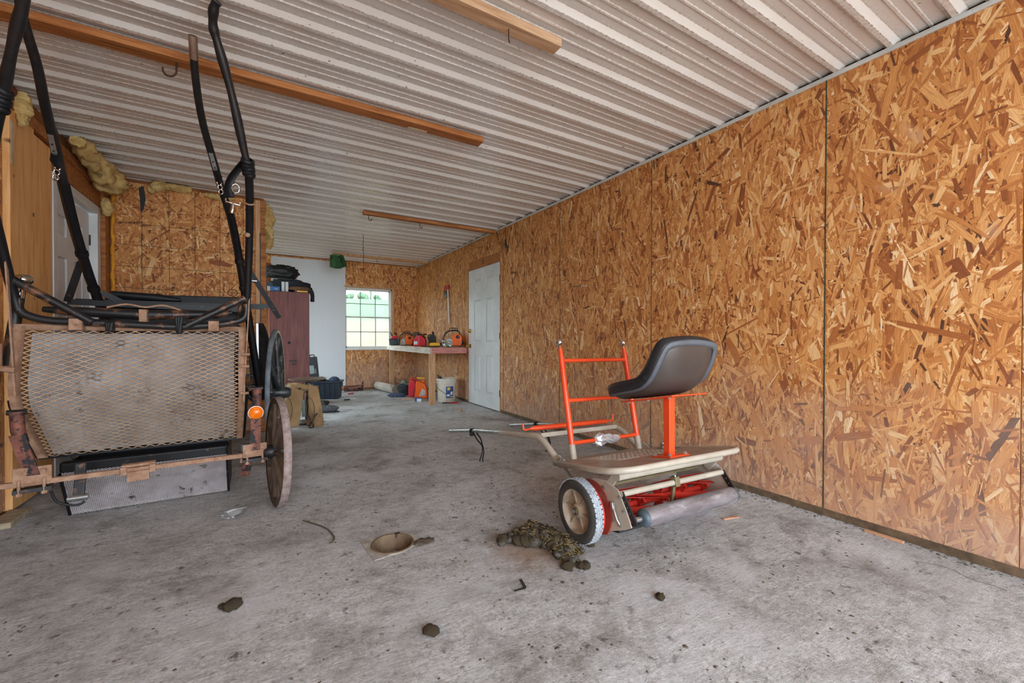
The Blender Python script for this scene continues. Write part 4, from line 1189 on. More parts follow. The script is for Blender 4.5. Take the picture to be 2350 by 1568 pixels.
# ================================================================== CARTS
def spoked_wheel(root, c, axis, r, n, tyre_w, tread, wood, hubmat, hub_len=.12, hub_r=.045, dish=.0, felloe=.035, stripe=None, spin=0.0):
    """wheel part = steel tyre; felloe, spokes and hub are its sub-parts"""
    c = Vector(c); d, a, u = basis(axis)
    h = tyre_w / 2
    mb = MB(); mb.lathe([(r - .006, -h), (r, -h + .003), (r, h - .003), (r - .006, h), (r - .006, -h)], c, axis, 56, cap=False)
    w = mb.build('wheel', tread, root)
    mb = MB(); mb.lathe([(r - .007 - felloe, -h * .75), (r - .007, -h * .9), (r - .007, h * .9), (r - .007 - felloe, h * .75), (r - .007 - felloe, -h * .75)], c, axis, 56, cap=False)
    mb.build('felloe', wood, w)
    if stripe:
        for sg in (-1, 1):
            mb = MB(); mb.lathe([(r - .012 - felloe * .5, sg * (h * .88)), (r - .010, sg * (h * .98))], c, axis, 56, cap=False); mb.build('rim_stripe', stripe, w)
    mb = MB(); mb.lathe([(hub_r * .62, -hub_len * .55), (hub_r * .8, -hub_len * .5), (hub_r, -.03), (hub_r, .03), (hub_r * .8, hub_len * .45), (hub_r * .55, hub_len * .55)], c, axis, 20); mb.build('hub', hubmat, w)
    for i in range(n):
        t = 2 * math.pi * i / n + spin
        e = a * math.cos(t) + u * math.sin(t)
        p0 = c + e * hub_r * .8 + d * (dish * (1 if i % 2 else -1)); p1 = c + e * (r - .008 - felloe * .5)
        mb = MB(); mb.tube([p0, p0.lerp(p1, .25), p0.lerp(p1, .7), p1], [.0125, .0135, .010, .011], 8, flat=1.5, upv=d); mb.build('spoke', wood, w)
    return w


def diamond_panel(name, mat, parent, surf, nu, nv):
    mb = MB(); th, dp = (.0042, .003) if nu < 60 else (.0026, .0024)
    for j in range(nv):
        ring = []; 
        for i in range(nu + 1):
            up_ = (i + j) % 2
            v = min(1.0, max(0.0, (j + (1.0 if up_ else 0.0)) / nv))
            p, nr, tv = surf(i / nu, v)
            s_ = 1 if up_ else -1
            for dz, dn in ((-th / 2, -dp / 2 + s_ * .0012), (th / 2, -dp / 2 + s_ * .0012), (th / 2, dp / 2 + s_ * .0012), (-th / 2, dp / 2 + s_ * .0012)):
                ring.append(p + tv * dz + nr * dn)
        ff = [(i * 4 + a, i * 4 + (a + 1) % 4, (i + 1) * 4 + (a + 1) % 4, (i + 1) * 4 + a) for i in range(nu) for a in range(4)]
        mb.add(ring, ff)
    return mb.build(name, mat, parent, kind='stuff')

def clamp(root, c, size, mat, boltdir=(0, -1, 0), parts='clamp_plate', bolts=((-.3, .3), (.3, .3))):
    mb = MB(); mb.cbox(c, size); p = mb.build(parts, mat, root, bevel=.003)
    for bx_, bz in bolts:
        q = Vector(c) + Vector((bx_ * size[0], 0, bz * size[2])) + Vector(boltdir) * (size[1] / 2)
        mb = MB(); mb.lathe([(.009, 0), (.009, .007), (.005, .008), (.005, .014), (0, .014)], q, boltdir, 6, smooth=False); mb.build('bolt', 'rust_tan', p)
    return p

def build_cart():
    root = empty('pony_cart', (-.57, 2.9, 0), label='rusty cart with expanded metal floor standing on end, shafts raised to the ceiling', cat='cart')
    X0, X1 = -1.035, -.107
    prof = smooth_path([(2.985, 1.055, 0), (2.955, .93, 0), (2.935, .84, 0), (2.925, .76, 0), (2.955, .65, 0), (3.03, .52, 0), (3.115, .372, 0)], 6)
    cum = [0]
    for i in range(1, len(prof)): cum.append(cum[-1] + (prof[i] - prof[i - 1]).length)
    def pr_(v):
        s_ = v * cum[-1]
        for i in range(1, len(prof)):
            if cum[i] >= s_ - 1e-9:
                t = (s_ - cum[i - 1]) / (cum[i] - cum[i - 1]); p = prof[i - 1].lerp(prof[i], t); d = (prof[i] - prof[i - 1]).normalized(); break
        return p, d
    def surf(u, v):
        p, d = pr_(v)
        # the lower edge of the floor narrows a little
        k = .035 * max(0, v - .55) / .45
        x = X0 + k + (X1 - X0 - 1.6 * k) * u
        return Vector((x, p.x, p.y)), Vector((0, d.y, -d.x)) * (1 if d.y < 0 else -1), Vector((0, d.x, d.y))
    diamond_panel('floor_mesh', 'rust_mesh', root, surf, 34, 60)
    # board behind the mesh
    P = []
    for j in range(25):
        v = .05 + .93 * j / 24
        row = []
        for i in range(3):
            p, nr, tv = surf(.05 + .9 * i / 2, v); row.append(p + Vector((0, .022, 0)))
        P.append(row)
    mb = MB(); mb.grid(P, True, .008); mb.build('floor_board', 'cart_board', root)
    # flat frame of the mesh
    def strip(u0, u1, v0, v1, nm, mat, k=20, lift=.0045, th=.004):
        P = []
        for j in range(k + 1):
            row = []
            for i in range(2):
                p, nr, tv = surf(u0 + (u1 - u0) * i, v0 + (v1 - v0) * j / k); row.append(p + nr * lift)
            P.append(row)
        mb = MB(); mb.grid(P, True, th); return mb.build(nm, mat, root)
    strip(-.012, .032, -.0, 1.0, 'side_strip', 'rust_tan')
    strip(.975, 1.012, -.0, 1.0, 'side_strip', 'rust_tan')
    strip(-.012, 1.012, -.012, .03, 'top_strip', 'rust_tan', 2)
    mb = MB(); p0, n0, t0 = surf(-.01, 1.0); p1, n1, t1 = surf(1.01, 1.0)
    mb.bar(p0 + Vector((0, .012, -.004)), p1 + Vector((0, .012, -.004)), .03, .012); mb.build('lower_angle', 'cart_black', root)
    mb = MB()
    for sgn, uu in ((-1, -.014), (1, 1.014)):
        pts = [surf(uu, v)[0] + Vector((0, .012, 0)) for v in np.linspace(.5, 1, 12)]
        mb = MB(); mb.tube(pts, .012, 4); mb.build('edge_angle', 'cart_black', root)
    # lower basket resting on the floor
    def surf2(u, v):
        a = Vector((-.93 + .012 * 0, 3.13, .262)); 
        x = (-.928 + .728 * u); y = 3.12 + .135 * v; z = .268 * (1 - v) + .008
        return Vector((x, y, z)), Vector((0, -.89, -.45)), Vector((0, .45, -.89))
    diamond_panel('basket_mesh', 'mesh_grey', root, surf2, 92, 54)
    mb = MB(); mb.grid([[surf2(u, v)[0] + Vector((0, .02, .004)) for u in (0, .5, 1)] for v in (.0, .5, .97)], False, .006); mb.build('basket_board', 'basket_dark', root)
    mb = MB(); mb.box(-.938, 3.12, .268, -.198, 3.17, .33); mb.build('basket_lip', 'cart_black', root, bevel=.012, seg=3)
    for x in (-.935, -.2):
        mb = MB(); mb.bar((x, 3.125, .27), (x, 3.262, .006), .018, .012, (1, 0, 0)); mb.build('basket_edge', 'cart_black', root)
        mb = MB(); mb.prism([(3.125, .30), (3.262, .012), (3.5, .03), (3.5, .30)], lambda y, z, t: (t, y, z), x - .003, x + .003); mb.build('basket_side', 'cart_black', root)
    mb = MB(); mb.box(-.93, 3.4, .03, -.21, 3.41, .33); mb.build('basket_back', 'cart_black', root)
    # axle, turned a little to the body
    A = Vector((-1.215, 2.693, .345)); Bx = Vector((.02, 2.862, .318)); ad = (Bx - A).normalized()
    mb = MB(); mb.bar(A, Bx, .024, .024); mb.build('axle', 'rust_tan', root, bevel=.004)
    cm = A + ad * ((-.55 - A.x) / ad.x)
    rz = Matrix.Rotation(math.atan2(ad.y, ad.x), 3, 'Z')
    for dx, hh in ((-.055, .04), (.055, .04), (0, .035)):
        mb = MB(); mb.cbox(cm + ad * dx + Vector((0, -.004, .0 if dx else -.03)), (.026 if dx else .085, .036, hh if dx else .05), rz); mb.build('axle_clip', 'rust_tan', root, bevel=.003)
    mb = MB(); mb.cbox(cm + Vector((0, .01, .022)), (.13, .04, .014), rz); mb.build('axle_clip', 'rust_tan', root, bevel=.003)
    # near wheel and the one against the wall
    spoked_wheel(root, Bx + ad * .048, ad, .325, 14, .042, 'rim_dusty', 'wheel_brown', 'black_steel', .14, .042, .012, .032, spin=.1)
    spoked_wheel(root, A + ad * .012, ad, .325, 14, .036, 'rim_dusty', 'wheel_brown', 'black_steel', .05, .042, .005, .032, spin=.2)
    # spring hangers standing on the axle
    for sgn, p in ((-1, [(-.962, 2.76, .66), (-.955, 2.75, .58), (-.93, 2.745, .48), (-.903, 2.742, .375)]), (1, [(-.035, 2.87, .70), (-.038, 2.865, .6), (-.042, 2.858, .47), (-.047, 2.852, .345)])):
        P = [Vector(q) for q in p]
        mb = MB(); mb.tube(P[:2] + [P[1].lerp(P[2], .6)], [.024, .024, .022], 12); hg = mb.build('spring_hanger', 'rust_red', root)
        mb = MB(); mb.grid([[q + Vector((s_ * .026, -.02, 0)) for s_ in (-1, 0, 1)] for q in (P[1].lerp(P[2], .2), P[2], P[2].lerp(P[3], .5), P[3])], False, .007); mb.build('spring_leaf', 'rust_red', hg)
        mb = MB(); mb.tube([P[0] + Vector((-.03, 0, 0)), P[0] + Vector((.03, 0, 0))], .012, 8); mb.build('hanger_bolt', 'black_steel', hg)
        c = P[3]
        mb = MB(); mb.cbox(c + Vector((0, -.016, .0)), (.12, .01, .075), rz); cp_ = mb.build('axle_plate', 'rust_tan', root, bevel=.003)
        for dx in (-.038, .038):
            q = A + ad * ((c.x + dx - A.x) / ad.x)
            mb = MB(); mb.tube(bent([q + Vector((0, .02, -.05)), q + Vector((0, .02, .02)), q + Vector((0, -.02, .02)), q + Vector((0, -.02, -.05))], .012, 3), .006, 8); mb.build('u_bolt', 'rust_tan', cp_)
            mb = MB(); mb.lathe([(.011, -.05), (.011, -.036)], q + Vector((0, -.02, 0)), (0, 0, 1), 6, smooth=False); mb.build('nut', 'rust_tan', cp_)
            mb = MB(); mb.lathe([(.0095, 0), (.0095, .008), (0, .009)], c + Vector((dx, -.021, .018)), (0, -1, 0), 6, smooth=False); mb.build('bolt', 'rust_tan', cp_)
        mb = MB(); q = A + ad * ((c.x - A.x) / ad.x); mb.cbox(q + Vector((0, 0, -.03)), (.12, .05, .018), rz); mb.build('saddle_plate', 'rust_black', cp_)
    # bits hanging under the axle ends
    mb = MB(); mb.bar((-.80, 2.93, .36), (-.80, 2.90, .20), .04, .02); mb.build('shackle', 'rust_black', root, bevel=.003)
    mb = MB(); mb.tube([(-.84, 2.9, .195), (-.765, 2.9, .195)], .017, 12); mb.build('shackle_pin', 'zinc', root)
    mb = MB(); mb.tube(smooth_path([(-.88, 2.84, .26), (-.86, 2.85, .2), (-.80, 2.86, .17), (-.77, 2.87, .18)], 5), .006, 6); mb.build('loose_wire', 'black_cord', root)
    mb = MB(); mb.bar((-.10, 2.97, .36), (-.105, 2.95, .25), .045, .05); mb.build('shackle', 'rust_black', root, bevel=.003)
    mb = MB(); mb.bar((-.085, 2.87, .27), (-.098, 2.85, .2), .05, .014); mb.build('shackle', 'rust_red', root, bevel=.003)
    # amber reflector
    c = Vector((-.042, 2.835, .562))
    mb = MB(); mb.lathe([(.037, .012), (.037, 0), (.034, -.004), (.0, -.008)], c, (0, 1, 0), 24); rf = mb.build('reflector', 'amber', root)
    mb = MB(); mb.lathe([(.039, .004), (.041, .008), (.039, .014)], c, (0, 1, 0), 24); mb.build('reflector_ring', 'zinc', rf)
    mb = MB(); mb.bar(c + Vector((.0, .02, -.02)), c + Vector((-.01, .04, -.1)), .03, .006); mb.build('reflector_bracket', 'black_steel', rf)
    # shafts with their curved foot tube
    Lp = smooth_path([(-1.022, 2.955, 1.13), (-1.032, 2.945, 1.2), (-1.035, 2.91, 1.285), (-1.035, 2.84, 1.43), (-1.015, 2.7, 1.63), (-.967, 2.6, 1.807), (-.904, 2.5, 1.965)], 6)
    Lq = smooth_path([(-.904, 2.5, 1.965), (-.82, 2.35, 2.123), (-.754, 2.24, 2.24), (-.70, 2.12, 2.34), (-.68, 2.0, 2.42)], 6)
    Rp = smooth_path([(-.09, 2.955, 1.15), (-.086, 2.95, 1.222), (-.071, 2.83, 1.539), (-.064, 2.66, 1.766), (-.066, 2.53, 1.872)], 6)
    Rq = smooth_path([(-.066, 2.53, 1.872), (-.083, 2.49, 1.942), (-.13, 2.37, 2.161), (-.172, 2.285, 2.31), (-.187, 2.25, 2.365), (-.182, 2.2, 2.405), (-.168, 2.17, 2.43)], 6)
    for (lo, hi) in ((Lp, Lq), (Rp, Rq)):
        mb = MB(); mb.tube(lo, .0195, 14); sh = mb.build('shaft', 'cart_black', root)
        mb = MB(); mb.tube(hi, [.0185 + .002 * math.sin(i * .9) for i in range(len(hi))], 12); mb.build('shaft_wood', 'black_wood', sh)
        # leather wrapping
        k0 = lo[-2]; dd = (hi[2] - lo[-4]).normalized()
        for q in range(5):
            cpt = k0 + dd * (q * .018 - .02)
            tilt = (dd + Vector((.25 * (-1) ** q, .2, 0))).normalized()
            mb = MB(); mb.lathe([(.021, -.014), (.029, -.01), (.031, 0), (.029, .01), (.021, .014)], cpt, tilt, 16, cap=False); mb.build('leather_wrap', 'leather_black', sh)
    # collar and bolt on the near shaft
    mb = MB(); mb.lathe([(.0235, -.004), (.025, 0), (.0235, .004)], Rp[17], (Rp[18] - Rp[16]), 14); mb.build('shaft_collar', 'rust_tan', root)
    mb = MB(); mb.lathe([(.013, 0), (.013, .006), (0, .009)], Rp[13] + Vector((-.008, -.022, -.004)), (-.2, -1, .2), 12); mb.build('shaft_bolt', 'rust_tan', root)
    # hanging strap loop with buckle and ring
    lp_ = smooth_path([(-.07, 2.50, 1.90), (-.10, 2.54, 1.87), (-.135, 2.57, 1.82), (-.15, 2.58, 1.765), (-.143, 2.58, 1.72)], 6)
    mb = MB(); mb.grid([[p + Vector((-.004, 0, 0)) + Vector((.018 * s_, .01 * s_, .006 * s_)) for s_ in (-1, 1)] for p in lp_], True, .006); lo_ = mb.build('strap_loop', 'leather_black', root)
    mb = MB(); mb.tube([Vector((-.122, 2.56, 1.765)) + Vector((.017 * math.cos(t), 0, .024 * math.sin(t))) for t in np.linspace(0, 6.28, 9)[:-1]], .0035, 6, closed=True); mb.build('buckle', 'chrome', lo_)
    mb = MB(); mb.tube([(-.165, 2.575, 1.71), (-.165, 2.575, 1.695), (-.105, 2.575, 1.685), (-.105, 2.575, 1.70)], .005, 8); mb.tube([(-.135, 2.575, 1.69), (-.136, 2.575, 1.66), (-.14, 2.575, 1.64)], [.007, .011, .008], 8); mb.build('snap_ring', 'chrome', lo_)
    # foot tube and diagonal braces
    ft = bent([(-1.022, 2.955, 1.19), (-1.022, 2.955, 1.12), (-.94, 2.955, 1.083), (-.8, 2.955, 1.078), (-.4, 2.955, 1.058), (-.2, 2.955, 1.078), (-.092, 2.955, 1.11), (-.09, 2.955, 1.2)], .06, 6)
    mb = MB(); mb.tube(ft, .019, 12); mb.build('foot_tube', 'rust_black', root)
    mb = MB(); mb.tube([(-1.03, 2.925, 1.275), (-.755, 2.925, 1.078)], .019, 12); mb.build('shaft_brace', 'rust_black', root)
    mb = MB(); mb.tube([(-.095, 2.93, 1.236), (-.371, 2.93, 1.066)], .019, 12); mb.build('shaft_brace', 'rust_black', root)
    for x in (-.815, -.248): clamp(root, (x, 2.945, 1.066), (.05, .05, .058), 'rust_tan', parts='tube_clamp', bolts=((0, .05),))
    for x, h in ((-.69, .05), (-.405, .1)):
        for q in range(3):
            mb = MB(); mb.cbox((x + .008 * q - .008, 2.945 - .002 * q, 1.06 + h * .3 - .02), (.016, .052, h), Matrix.Rotation(.1 * q - .1, 3, 'Y')); mb.build('rubber_wrap', 'leather_black', root, bevel=.006)
    # crossbar above the foot tube
    mb = MB(); mb.tube([(-.985, 3.1, 1.146), (-.9, 3.1, 1.14), (-.58, 3.1, 1.128), (-.25, 3.1, 1.14), (-.17, 3.1, 1.155)], [.014, .024, .03, .024, .014], 12); cb = mb.build('crossbar', 'rust_black', root)
    mb = MB(); mb.cbox((-.58, 3.07, 1.115), (.035, .05, .085)); mb.build('crossbar_bracket', 'rust_tan', cb, bevel=.003)
    mb = MB(); mb.tube(smooth_path([(-.74, 3.1, 1.165), (-.66, 3.1, 1.185), (-.58, 3.1, 1.172), (-.5, 3.1, 1.185), (-.42, 3.1, 1.16)], 5), .006, 6); mb.build('crossbar_wire', 'rust_tan', cb)
    # ball topped stub post
    mb = MB(); mb.tube([(-1.09, 3.06, .86), (-1.075, 3.05, 1.0), (-1.058, 3.05, 1.15), (-1.042, 3.05, 1.235)], [.026, .025, .022, .016], 12); sp = mb.build('stub_post', 'rust_black', root)
    mb = MB(); mb.tube([(-1.055, 3.045, 1.17), (-1.043, 3.045, 1.24)], [.0235, .018], 12); mb.build('chrome_sleeve', 'chrome', sp)
    mb = MB(); mb.sphere((-1.036, 3.045, 1.288), .034, 20, 14, (1.1, 1.1, .86)); mb.build('chrome_ball', 'chrome', sp)
    mb = MB(); mb.sphere((-.118, 3.02, 1.225), .017, 14, 10); mb.build('chrome_knob', 'chrome', root)
    mb = MB(); mb.tube(smooth_path([(-.118, 3.02, 1.21), (-.125, 3.02, 1.16), (-.11, 3.0, 1.11)], 4), .013, 8); mb.build('knob_stem', 'rust_black', root)
    # strap rods down the sides
    mb = MB(); mb.bar((-1.032, 2.87, 1.40), (-1.004, 2.875, .72), .018, .006, (1, 0, 0)); mb.build('side_rod', 'rust_tan', root)
    mb = MB(); mb.bar((-.068, 2.94, 1.36), (-.105, 2.93, .62), .014, .006, (1, 0, 0)); mb.build('side_rod', 'rust_tan', root)
    mb = MB(); mb.tube([(-.1, 2.94, 1.345), (-.035, 2.94, 1.34)], .006, 8); mb.build('rod_pin', 'zinc', root)
    for (x, y, z) in ((-.095, 2.925, .9), (-.098, 2.925, .83), (-.1, 2.93, .67)):
        mb = MB(); mb.tube([(x - .02, y, z), (x + .022, y, z)], .009, 6); mb.build('side_bolt', 'rust_tan', root)
    mb = MB(); mb.tube([(-1.06, 2.86, .97), (-1.06, 2.86, .86)], .02, 8); mb.tube([(-1.07, 2.86, .86), (-1.0, 2.86, .845)], .014, 8); mb.build('side_pivot', 'rust_tan', root)
    return root
build_cart()

def build_buggy():
    root = empty('black_buggy', (-.5, 4.2, 0), label='black horse buggy with large spoked wheels parked against the partition behind the rusty cart', cat='buggy')
    # wheels: near front pair turned a little
    axd = Vector((.991, -.13, 0)); c = Vector((.088, 4.02, .535))
    spoked_wheel(root, c, axd, .535, 14, .034, 'tread_grey', 'wheel_black', 'wheel_black', .2, .055, .02, .03, 'cream_stripe', spin=.12)
    c2 = c - axd * 1.12
    spoked_wheel(root, c2, axd, .535, 14, .034, 'tread_grey', 'wheel_black', 'wheel_black', .14, .055, .02, .03, 'cream_stripe', spin=.3)
    mb = MB(); mb.tube([c - axd * .05, c2 + axd * .05], .024, 12); mb.build('axle', 'cart_black', root)
    for t in (.1, .22): mb = MB(); mb.lathe([(.03, -.02), (.036, 0), (.03, .02)], c - axd * t, axd, 14); mb.build('axle_collar', 'cart_black', root)
    # body box and dash
    mb = MB(); mb.box(-1.02, 4.1, .62, -.16, 5.0, .95); mb.build('body', 'cart_black', root, bevel=.01)
    mb = MB(); mb.hexa([(-.93, 3.70, .9), (-.165, 3.70, .9), (-.165, 3.72, .9), (-.93, 3.72, .9), (-.9, 3.74, 1.29), (-.165, 3.74, 1.305), (-.165, 3.76, 1.305), (-.9, 3.76, 1.29)]); mb.build('dashboard', 'leather_black', root, bevel=.006)
    mb = MB(); mb.tube([(-.86, 3.7, 1.285), (-.62, 3.69, 1.27), (-.5, 3.69, 1.262)], [.022, .028, .014], 12); mb.build('whip_roll', 'leather_black', root)
    mb = MB(); mb.box(-1.0, 4.45, .95, -.18, 4.95, 1.12); mb.build('seat_cushion', 'leather_black', root, bevel=.03, seg=4)
    mb = MB(); mb.tube([(-.2, 3.74, 1.31)] + [(-.2 + .03 * math.cos(t), 3.74, 1.335 + .025 * math.sin(t)) for t in np.linspace(-1.5, 4.7, 14)], .003, 6); mb.build('rein_ring', 'rust_wire', root)
    mb = MB(); mb.box(-.6, 3.95, .5, -.5, 4.9, .64); mb.build('reach_beam', 'cart_black', root)
    # shafts raised over the cart in front
    Rf = smooth_path([(-.026, 3.7, .585), (-.083, 3.56, 1.047), (-.141, 3.4, 1.522), (-.179, 3.2, 1.765), (-.213, 3.05, 1.88), (-.245, 2.93, 2.012), (-.277, 2.75, 2.148), (-.284, 2.55, 2.27), (-.279, 2.42, 2.399)], 5)
    Lf = smooth_path([(-.84, 3.72, .6), (-.861, 3.62, 1.04), (-.888, 3.55, 1.23), (-.902, 3.42, 1.4), (-.909, 3.25, 1.619), (-.897, 3.07, 1.807), (-.886, 2.93, 1.957), (-.862, 2.75, 2.072), (-.838, 2.6, 2.175), (-.833, 2.46, 2.30), (-.82, 2.4, 2.38)], 5)
    for P, sg in ((Rf, 1), (Lf, -1)):
        low = [p for p in P if p.z < 1.83]; hi = [p for p in P if p.z >= 1.78]
        mb = MB(); mb.tube(low, .026, 4, flat=.75); sh = mb.build('shaft', 'cart_black', root)
        mb = MB(); mb.tube(hi, [.0215 - .006 * i / len(hi) for i in range(len(hi))], 10); mb.build('shaft_wood', 'black_wood', sh)
        if sg > 0: mb = MB(); mb.tube([hi[-4], hi[-1]], .0175, 10); mb.build('shaft_tip', 'disc_rust', sh)
        k = min(range(len(hi)), key=lambda i: abs(hi[i].z - (2.0 if sg > 0 else 1.95)))
        dd = (hi[k + 1] - hi[k - 1]).normalized(); q = hi[k] + Vector((-.0 * sg, -.024, -.012))
        mb = MB(); mb.bar(q - dd * .05, q + dd * .05, .02, .004, (0, -1, -1)); tl = mb.build('tug_plate', 'zinc', sh)
        for e in (-.035, .0): mb = MB(); mb.lathe([(.004, 0), (.004, .003)], q + dd * e + Vector((0, -.004, -.002)), (0, -.8, -.6), 8); mb.build('plate_hole', 'steel_dark', tl)
        mb = MB(); mb.tube([q - dd * .05, q - dd * .09 + Vector((sg * .01, 0, 0)), q - dd * .12], .014, 8); mb.build('tug_strap', 'leather_black', sh)
        z0 = q - dd * .13
        for e in range(3):
            cc = z0 + Vector((.004 * e * sg, -.004, -.026 * e))
            mb = MB(); mb.tube([cc + Vector((.011 * math.cos(t), .004 * math.sin(t * 2), .015 * math.sin(t))) for t in np.linspace(0, 6.28, 9)[:-1]], .0035, 6, closed=True); mb.build('snap_link', 'chrome', sh)
        for zz in (1.5, 1.3):
            kk = min(range(len(low)), key=lambda i: abs(low[i].z - zz))
            mb = MB(); mb.lathe([(.029, -.014), (.031, 0), (.029, .014)], low[kk], low[min(kk + 1, len(low) - 1)] - low[kk - 1], 10); mb.build('shaft_band', 'cart_black', sh)
    # white edge lines of worn paint on the near shaft
    # flat irons bracing the shafts
    for a_, b_ in (((-.942, 3.47, 1.45), (-1.018, 3.53, 1.215)), ((-1.018, 3.53, 1.215), (-.6, 3.53, 1.205)), ((-.872, 3.55, 1.28), (-.74, 3.6, 1.2)), ((-.6, 3.53, 1.205), (-.12, 3.56, 1.2)), ((-.083, 3.52, 1.47), (.1, 3.62, 1.15)), ((-.13, 3.6, 1.225), (.045, 3.6, 1.238))):
        mb = MB(); mb.bar(a_, b_, .034, .012, (0, -1, 0)); mb.build('shaft_iron', 'cart_black', root)
    mb = MB(); mb.bar((-1.0, 3.6, 1.225), (.0, 3.6, 1.225), .03, .03); mb.build('shaft_crossbar', 'cart_black', root)
    # mudguard
    P = [];
    for t in np.linspace(-.15, 1.9, 14):
        r_ = .6
        y = 4.0 - r_ * math.cos(t) * .95; z = .53 + r_ * math.sin(t)
        P.append([(-.025 + .02 * math.sin(t), y, z), (.02, y + .0, z + .004), (.058, y, z), ])
    mb = MB()
    Q = []
    for k, z in enumerate(np.linspace(.5, 1.115, 12)):
        w = .085 * math.sqrt(max(0.03, 1 - ((z - .72) / .41) ** 2)) if z > .72 else .085
        Q.append([(-.035, 3.86 - .02 * k / 11, z), (-.03 + w * .5, 3.88, z), (-.03 + w, 3.92, z)])
    mb.grid(Q, True, .006); mb.build('mudguard', 'leather_black', root)
    mb = MB(); mb.bar((-.04, 3.85, .56), (-.045, 3.84, 1.11), .02, .014, (1, 0, 0)); mb.build('mudguard_edge', 'zinc', root)
    mb = MB(); mb.bar((-.1, 3.9, .92), (.0, 3.87, .965), .03, .012); mb.build('mudguard_bracket', 'cart_black', root)
    # springs and uprights by the near wheel
    for x, z0, z1, y in ((-.12, .42, .95, 3.8), (-.07, .5, .86, 3.78), (-.16, .5, 1.0, 3.85)):
        mb = MB(); mb.bar((x, y, z0), (x - .02, y + .02, z1), .03, .02, (1, 0, 0)); mb.build('upright', 'cart_black', root, bevel=.004)
    mb = MB(); mb.tube(smooth_path([(-.04, 3.7, .50), (-.1, 3.72, .56), (-.15, 3.75, .66)], 5), .016, 8); mb.build('spring', 'cart_black', root)
    for z in (.63, .71): mb = MB(); mb.cbox((-.1, 3.74, z), (.1, .05, .02)); mb.build('spring_clip', 'cart_black', root, bevel=.004)
    mb = MB(); mb.bar((-.06, 3.98, .0), (-.055, 3.97, .9), .035, .05, (1, 0, 0)); mb.build('prop_board', 'bench_pine', root)
    return root
build_buggy()

# ================================================================== FAR END: storage, bench and clutter
def thing(name, x, y, z=0.0, yaw=-YAW, **kw):
    """an empty at the base of a thing; its parts are built in the empty's own frame (x right, y away, z up)"""
    return empty(name, mat=Matrix.Translation((x, y, z)) @ Matrix.Rotation(yaw, 4, 'Z'), **kw)
def part(mb, name, mat, root, **kw): return mb.build(name, mat, root, local=True, **kw)

def heap_mesh(sx, sy, sz, seed, folds=.25, freq=6, n=40, m_=22):
    mb = MB(); mb.sphere((0, 0, 0), 1, n, m_)
    out = []
    for p in mb.v:
        q = Vector((abs(p.x) ** .75 * math.copysign(1, p.x), abs(p.y) ** .75 * math.copysign(1, p.y), p.z))
        w = mnoise.noise(Vector((p.x * freq * .4, p.y * freq, p.z * freq)) + Vector((seed * 7.1, 0, 0))) + .5 * mnoise.noise(p * freq * 2.3 + Vector((0, seed * 3.3, 0)))
        q *= 1 + folds * w
        out.append(Vector((q.x * sx / 2, q.y * sy / 2, max(0.0, (q.z + .75) / 1.75) * sz)))
    mb.v = out
    return mb

# pegboard
pb = MB().box(.11, YB - .0125, .09, 1.329, YB - .0055, 2.424).build('pegboard', 'pegboard', loc=(.11, YB - .009, .09), bevel=.001, label='white perforated pegboard sheet fixed to the back wall beside the window', cat='pegboard')

# wardrobe-like cabinet
cab = thing('cabinet', .31, 6.6, 0, 0, label='tall plain reddish brown wooden cabinet standing in front of the pegboard', cat='cabinet')
part(MB().box(-.25, .02, .06, .25, .5, 1.645), 'body', 'cabinet_wood', cab, bevel=.004)
dr = part(MB().box(-.25, 0, .07, .25, .018, 1.642), 'cabinet_door', 'cabinet_wood', cab, bevel=.003)
part(MB().box(-.24, .03, 0, .24, .48, .06), 'plinth', 'sill_dark', cab)
part(MB().lathe([(.008, 0), (.008, -.02), (.018, -.028), (.016, -.04), (0, -.044)], (-.01, 0, .927), (0, 1, 0), 14), 'knob', 'black_steel', dr)
part(MB().box(-.005, -.014, .667, .085, 0, .684), 'hasp', 'black_steel', dr, bevel=.002)
part(MB().tube([(.03, -.006, .65), (.03, -.012, .62), (.075, -.012, .62), (.075, -.006, .65)], .004, 6), 'hasp_ring', 'black_steel', dr)
ZT = 1.6455
dj = o = heap_mesh(.58, .32, .2, 2, .2, 5).build('denim_jacket', 'denim_dark', loc=(0, 0, 0), label='dark blue-grey jacket folded on the cabinet under the black coat', cat='jacket'); o.location = (.32, 6.92, ZT + .001)
o = heap_mesh(.44, .30, .18, 5, .3, 7).build('black_coat', 'coat_black', label='shiny black coat heaped on top of the folded jacket', cat='coat'); o.location = (.22, 6.92, ZT + .22)
o2 = MB().tube(smooth_path([(.14, -.06, .06), (.2, -.12, .06), (.262, -.16, .05), (.292, -.17, -.02), (.292, -.17, -.12)], 5), [.03] * 15 + [.028, .027, .026, .027, .029, .024], 10).build('sleeve', 'denim_dark'); o2.parent = dj
bb = thing('blue_box', .125, 6.625, ZT, 0, label='small blue and cream carton lying on the cabinet', cat='box')
part(MB().box(-.05, -.03, 0, .065, .03, .06), 'carton', 'box_blue', bb, bevel=.001)
part(MB().box(-.085, -.03, 0, -.0505, .03, .06), 'carton_end', 'box_cream', bb, bevel=.001)
part(MB().prism([(-.01, .035), (.03, .02), (.045, .03), (.02, .03)], lambda x, z, t: (x, t, z), -.0308, -.0304), 'white_mark', 'label_white', bb)
for x, lab in ((.232, 'upright silver box on the cabinet, next to the blue carton'), (.278, 'second upright silver box, nearer the brown glove')):
    MB().box(x - .018, 6.63, ZT, x + .018, 6.70, ZT + .135).build('silver_box', 'box_silver', loc=(x, 6.66, ZT), bevel=.002, label=lab, cat='box', group='silver boxes on the cabinet').location = (x, 6.64, ZT)
